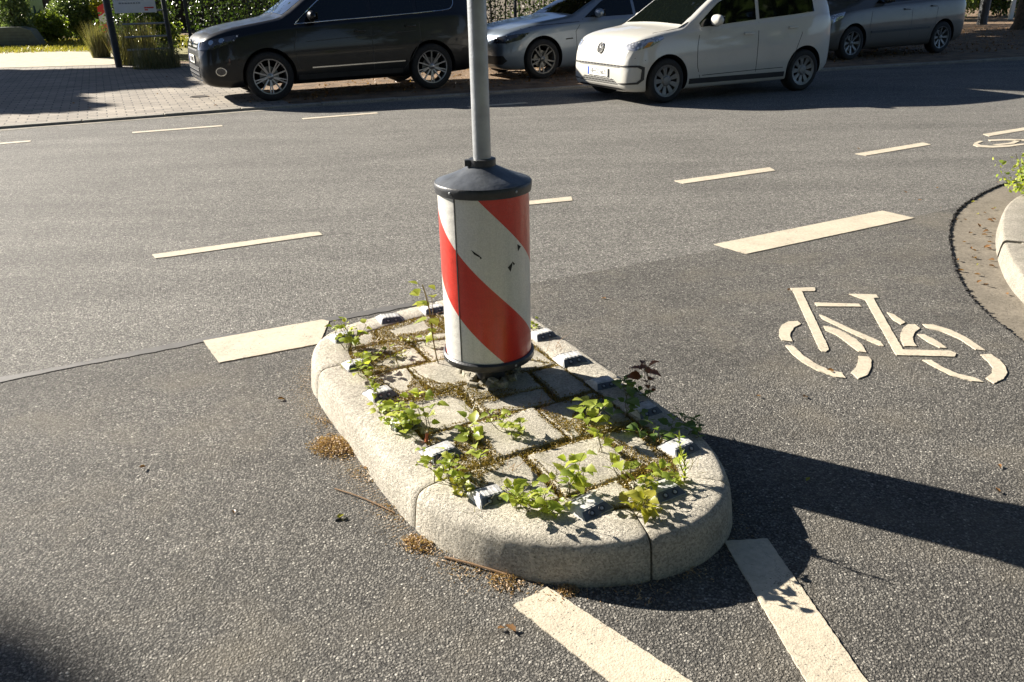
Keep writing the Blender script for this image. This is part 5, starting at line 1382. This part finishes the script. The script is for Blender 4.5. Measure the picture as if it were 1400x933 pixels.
# shrubs
def shrub(px, rad, h, n, sz, mat, label, ns=8):
    p = G(px[0], px[1], PZ); r_ = empty('shrub', (p.x, p.y, PZ), 0, label, 'shrub')
    scatter_leaves('leaves', (0, 0, h*.52), (rad, rad, h*.52), n, sz, mat, r_, .03, .3); stems(r_, ns, h*.8, rad*.6); return r_
shrub((72, 59), .62, 1.0, 2600, .11, M['leaf_shrub'], 'small bright yellow green shrub in front of the dark shed')
shrub((112, 55), .95, 1.75, 5200, .12, M['leaf_pale'], 'large glossy leaved shrub right of the small bright one')
shrub((30, 63), .55, 2.3, 3600, .10, M['leaf_pale'], 'tall narrow leafy shrub with dark stems left of the bird sign', 10)
shrub((-6, 60), 1.2, 2.6, 5200, .11, M['leaf_shrub'], 'broad sunlit shrub cut off by the left picture edge')
shrub((146, 55), .35, 1.7, 900, .10, M['leaf_yellow'], 'yellow leaved sapling behind the striped board')
shrub((205, 78), .9, 1.7, 3200, .09, M['leaf_hedge'], 'dark shrub growing behind the notice rack')
shrub((228, 75), .5, .95, 1500, .07, M['leaf_shrub'], 'sunlit green shoots behind the lower rails of the rack')
# dry grass tufts
def tuft(px, n, h, rad, label, mat='drygrass'):
    p = G(px[0], px[1], PZ); a = rng.uniform(0, 6.28, n); r_ = rad*np.sqrt(rng.uniform(0, 1, n)); P = np.stack([np.cos(a)*r_, np.sin(a)*r_, np.zeros(n)], 1)
    o = blades('grass_tuft', P, rng.uniform(h*.5, h, n), M[mat], None, .005, .17); o.location = (p.x, p.y, PZ); tag(o, label, 'tall grass')
tuft((139, 79), 800, .95, .22, 'tall dry grass tuft left of the striped board in full sun')
tuft((188, 88), 800, 1.1, .45, 'tall dry seeding grass in front of the notice rack')
tuft((215, 93), 700, .6, .5, 'low dark grass at the foot of the notice rack')
# lawn behind the driveway
P = []
for _ in range(26000):
    x, y = random.uniform(-24, -6.5), random.uniform(25.0, 33.5)
    if y < 25.6+.10*(x+12)+random.random()*.8: continue
    P.append((x, y, PZ))
tag(blades('grass', P, rng.uniform(.04, .13, len(P)), M['grass'], None, .016, .5), 'short yellowish sunlit lawn behind the driveway', 'grass', kind='stuff')
M['lawnsoil'] = simple('lawn_soil', (.20, .185, .06), .95, vary=.3, vscale=6, bump=.02, bscale=30)
struct('lawn', [(-40, 25.9, PZ+.003), (-13, 25.9, PZ+.003), (-9.8, 24.1, PZ+.003), (-8.5, 21.7, PZ+.003), (-6.8, 20.2, PZ+.003), (-6.0, 34, PZ+.003), (-40, 34, PZ+.003)], [(0, 1, 2, 3, 4, 5, 6)], M['lawnsoil'])
# litter on the verge, dead leaves
P = []
for _ in range(9000):
    u = random.random()**1.0; i = random.random()*26-3.2; dd = random.uniform(.2, 7.5)
    p = Vector((-3.0, 12.2, 0))+RD*i+RN*dd*.9
    if p.x < -3.2 and random.random() < .985: continue
    P.append((p.x, p.y, PZ+.008))
tag(leaves('verge_litter', P, rng.uniform(.02, .06, len(P)), M['dead'], None, 1.5, 0, np.array([0, 0, 1.2]), 'stuff'), 'brown leaf litter covering the earth under and behind the parked cars', 'leaf litter')
# iron cover in the pavement
p = G(272, 132.5, PZ); mb = MB(); mb.lathe([(0, .004), (.10, .004), (.11, .007), (.13, .007), (.13, 0)], 28); o = mb.build('drain_cover', simple('iron', (.05, .04, .032), .6, .5), None, True); o.location = (p.x, p.y, PZ); tag(o, 'small round iron cover set in the pavement left of the black SUV', 'drain cover')

# upper right: lit bushes, dark box on a post, pale marker, bins
shrub((1262, 28), 1.5, 2.2, 6000, .12, M['leaf_shrub'], 'bright green bush in a patch of sun right of the people carrier')
shrub((1298, 24), 1.3, 1.9, 4500, .12, M['leaf_shrub'], 'smaller sunlit bush between the dark post and the bright bush')
shrub((1365, 22), 1.6, 1.6, 4500, .12, M['leaf_tree'], 'dark low bush near the trunk at the right edge')
p = G(1342, 34, PZ); o = empty('post_box', (p.x, p.y, PZ), R(20), 'dark box on a post silhouetted against the sunlit bush', 'box')
MB().tube([(0, 0, 0), (0, 0, 1.3)], .16, 10).build('post', M['darkpost'], o, True); MB().box((-.35, 0, 1.55), (.95, .4, .95), bev=.05).build('box', M['darkpost'], o)
p = G(1381, 27, PZ); o = empty('marker_post', (p.x, p.y, PZ), 0, 'short pale marker post left of the tree trunk at the right edge', 'marker post')
MB().box((0, 0, .35), (.16, .10, .7), None, .9, .02).build('post_body', M['white_film'], o); MB().box((0, 0, .72), (.17, .11, .06), bev=.01).build('post_cap', M['stud'], o)

# ---- trees: the ones whose trunks show and those whose crowns shade the street (crowns stand above the picture)
def tree(name, base, h, label, crown_pts, sz=.30, r0=.2, lean=(0, 0)):
    r_ = empty(name, (base[0], base[1], 0), 0, label, 'tree', 'street trees over the far side')
    mb = MB(); tp = Vector((lean[0], lean[1], h*.8))
    pts = [Vector((0, 0, -.05)), Vector((0, 0, .2)), tp*.35+Vector((.05, 0, 0)), tp*.7, tp]
    mb.tube(pts, [r0*1.5, r0*1.05, r0*.85, r0*.6, r0*.25], 12)
    P = np.array(crown_pts)-np.array([base[0], base[1], 0])
    for k in range(0, min(16, len(P))):
        q = Vector(P[int(k*len(P)/16)]); s_ = tp*(.45+.5*random.random())
        mb.tube([s_, s_.lerp(q, .5)+Vector((0, 0, .3)), q], [r0*.35, r0*.2, .03], 6)
    mb.build('trunk', M['bark'], r_, True)
    leaves('crown', P, rng.uniform(sz*.7, sz*1.2, len(P)), M['leaf_tree'], r_, 1.4)
    return r_
GAP = random.Random(2)
def shade(poly, n, zt, zlo, zhi, gap=.32, gs=.55, seed=0.0):
    """crown points that shade the given ground polygon: the leaves stand along the sun's direction above it"""
    xs = [p[0] for p in poly]; ys = [p[1] for p in poly]; out = []
    cot = 1/math.tan(R(SUN_EL))
    while len(out) < n:
        x, y = GAP.uniform(min(xs), max(xs)), GAP.uniform(min(ys), max(ys))
        if not inpoly((x+.25*mn.noise(Vector((x*1.3, y*1.3, seed)))+.0, y+.5*mn.noise(Vector((x*.8, y*.8, seed+5)))), poly): continue
        if mn.noise(Vector((x*gs, y*gs*1.6, seed+9))) > gap: continue
        z = GAP.uniform(zlo, zhi); k = (z-zt)*cot; out.append((x+AZ.x*k, y+AZ.y*k, z))
    return out
# pavement shade at the left
A1 = [G(-300, 96, PZ), G(0, 95.5, PZ), G(160, 93.5, PZ), G(330, 90, PZ), G(345, 99, PZ), G(265, 103, PZ), G(262, 118, PZ), G(205, 120, PZ), G(150, 124, PZ), G(105, 131, PZ), G(135, 143, PZ), G(130, 150, PZ), G(70, 153, PZ), G(-300, 165, PZ)]
c1 = shade([(p.x, p.y) for p in A1], 9000, PZ, 4.5, 8.5, .9, .5, 1)
left_half = [q for q in c1 if q[0] < -24]; right_half = [q for q in c1 if q[0] >= -24]
def cen(Q): return (sum(q[0] for q in Q)/len(Q), sum(q[1] for q in Q)/len(Q))
if left_half: tree('broadleaf_tree', cen(left_half), 7, 'leafy tree beyond the left edge that shades the pavement', left_half, .34, .22)
tree('broadleaf_tree', cen(right_half), 7, 'broad leafy tree beyond the left edge nearest the driveway, shading the pavement', right_half, .34, .24)
A3 = [G(-140, 850), G(40, 848), G(95, 862), G(135, 890), G(150, 925), G(150, 990), G(-140, 990)]
c3 = shade([(p.x, p.y) for p in A3], 700, 0, 9.0, 11.0, .9, .5, 4)  # leaf cluster added out of view to darken the bottom left asphalt
tree('broadleaf_tree', (c3[0][0]-.6, c3[0][1]), 12, 'slim unseen tree added beyond the left edge to shade the bottom left asphalt', c3, .26, .16)
# strip behind the kerb: saloon, people carrier, right-hand road
A2 = [(-.4, 15.6), (1.6, 14.6), (3.8, 14.0), (5.6, 13.2), (6.8, 11.9), (9.5, 11.3), (13, 11.2), (20, 12.5), (26, 22), (20, 27), (14, 27), (9, 23.5), (4, 21.0), (.3, 18.6)]
c2 = shade(A2, 36000, .6, 5.2, 13.5, .55, .55, 3)
zones = [[], [], []]
for q in c2:
    zones[0 if q[0] < -7 else (1 if q[0] < 1 else 2)].append(q)
lab = ['tree behind the shrubs whose crown shades the silver blue saloon', 'tree behind the hedge whose crown shades the white hatchback surroundings', 'tree behind the hedge whose crown shades the right end of the street']
for Z, l_ in zip(zones, lab):
    c = cen(Z); tree('broadleaf_tree', (c[0], c[1]+1.0), 11, l_, Z, .40, .24)
# trunk at the right edge
p = G(1398, 40, PZ); Q = [(p.x+random.gauss(0, 1.8), p.y+random.gauss(0, 1.8), random.uniform(3.2, 6.5)) for _ in range(3500)]
tree('broadleaf_tree', (p.x, p.y), 6, 'thick tree trunk at the upper right picture edge', Q, .30, .26)
p = G(150, 60, PZ); Q = [(p.x+random.gauss(0, 1.2), p.y+random.gauss(0, 1.0), random.uniform(3.4, 6.0)) for _ in range(1800)]
tree('birch_tree', (p.x-.3, p.y+1.2), 6, 'slim pale flecked trunk left of the thick dark post', Q, .24, .10)

# trees and shrubs on the near side of the street, behind the photographer: dark mass that the car windows and paint mirror
for i, (x, y) in enumerate(((-15, -6), (-7, -8.5), (1, -8), (9, -7.5), (16, -3), (23, 4))):
    Q = []
    for _ in range(4200):
        d_ = Vector((random.gauss(0, 1), random.gauss(0, 1), random.gauss(0, 1))).normalized()*random.uniform(.5, 1)
        Q.append((x+d_.x*4.6, y+d_.y*3.4, max(.3, 7.0+d_.z*7.0)))
    tree('broadleaf_tree', (x, y), 8, ['tree with a low crown on the near side, far left behind the camera', 'second tree behind the camera on the near side', 'tree straight behind the camera on the near side', 'tree right of the one straight behind the camera', 'tree near the right bend on the near side', 'outermost tree on the right of the near side row'][i], Q, .62, .26)
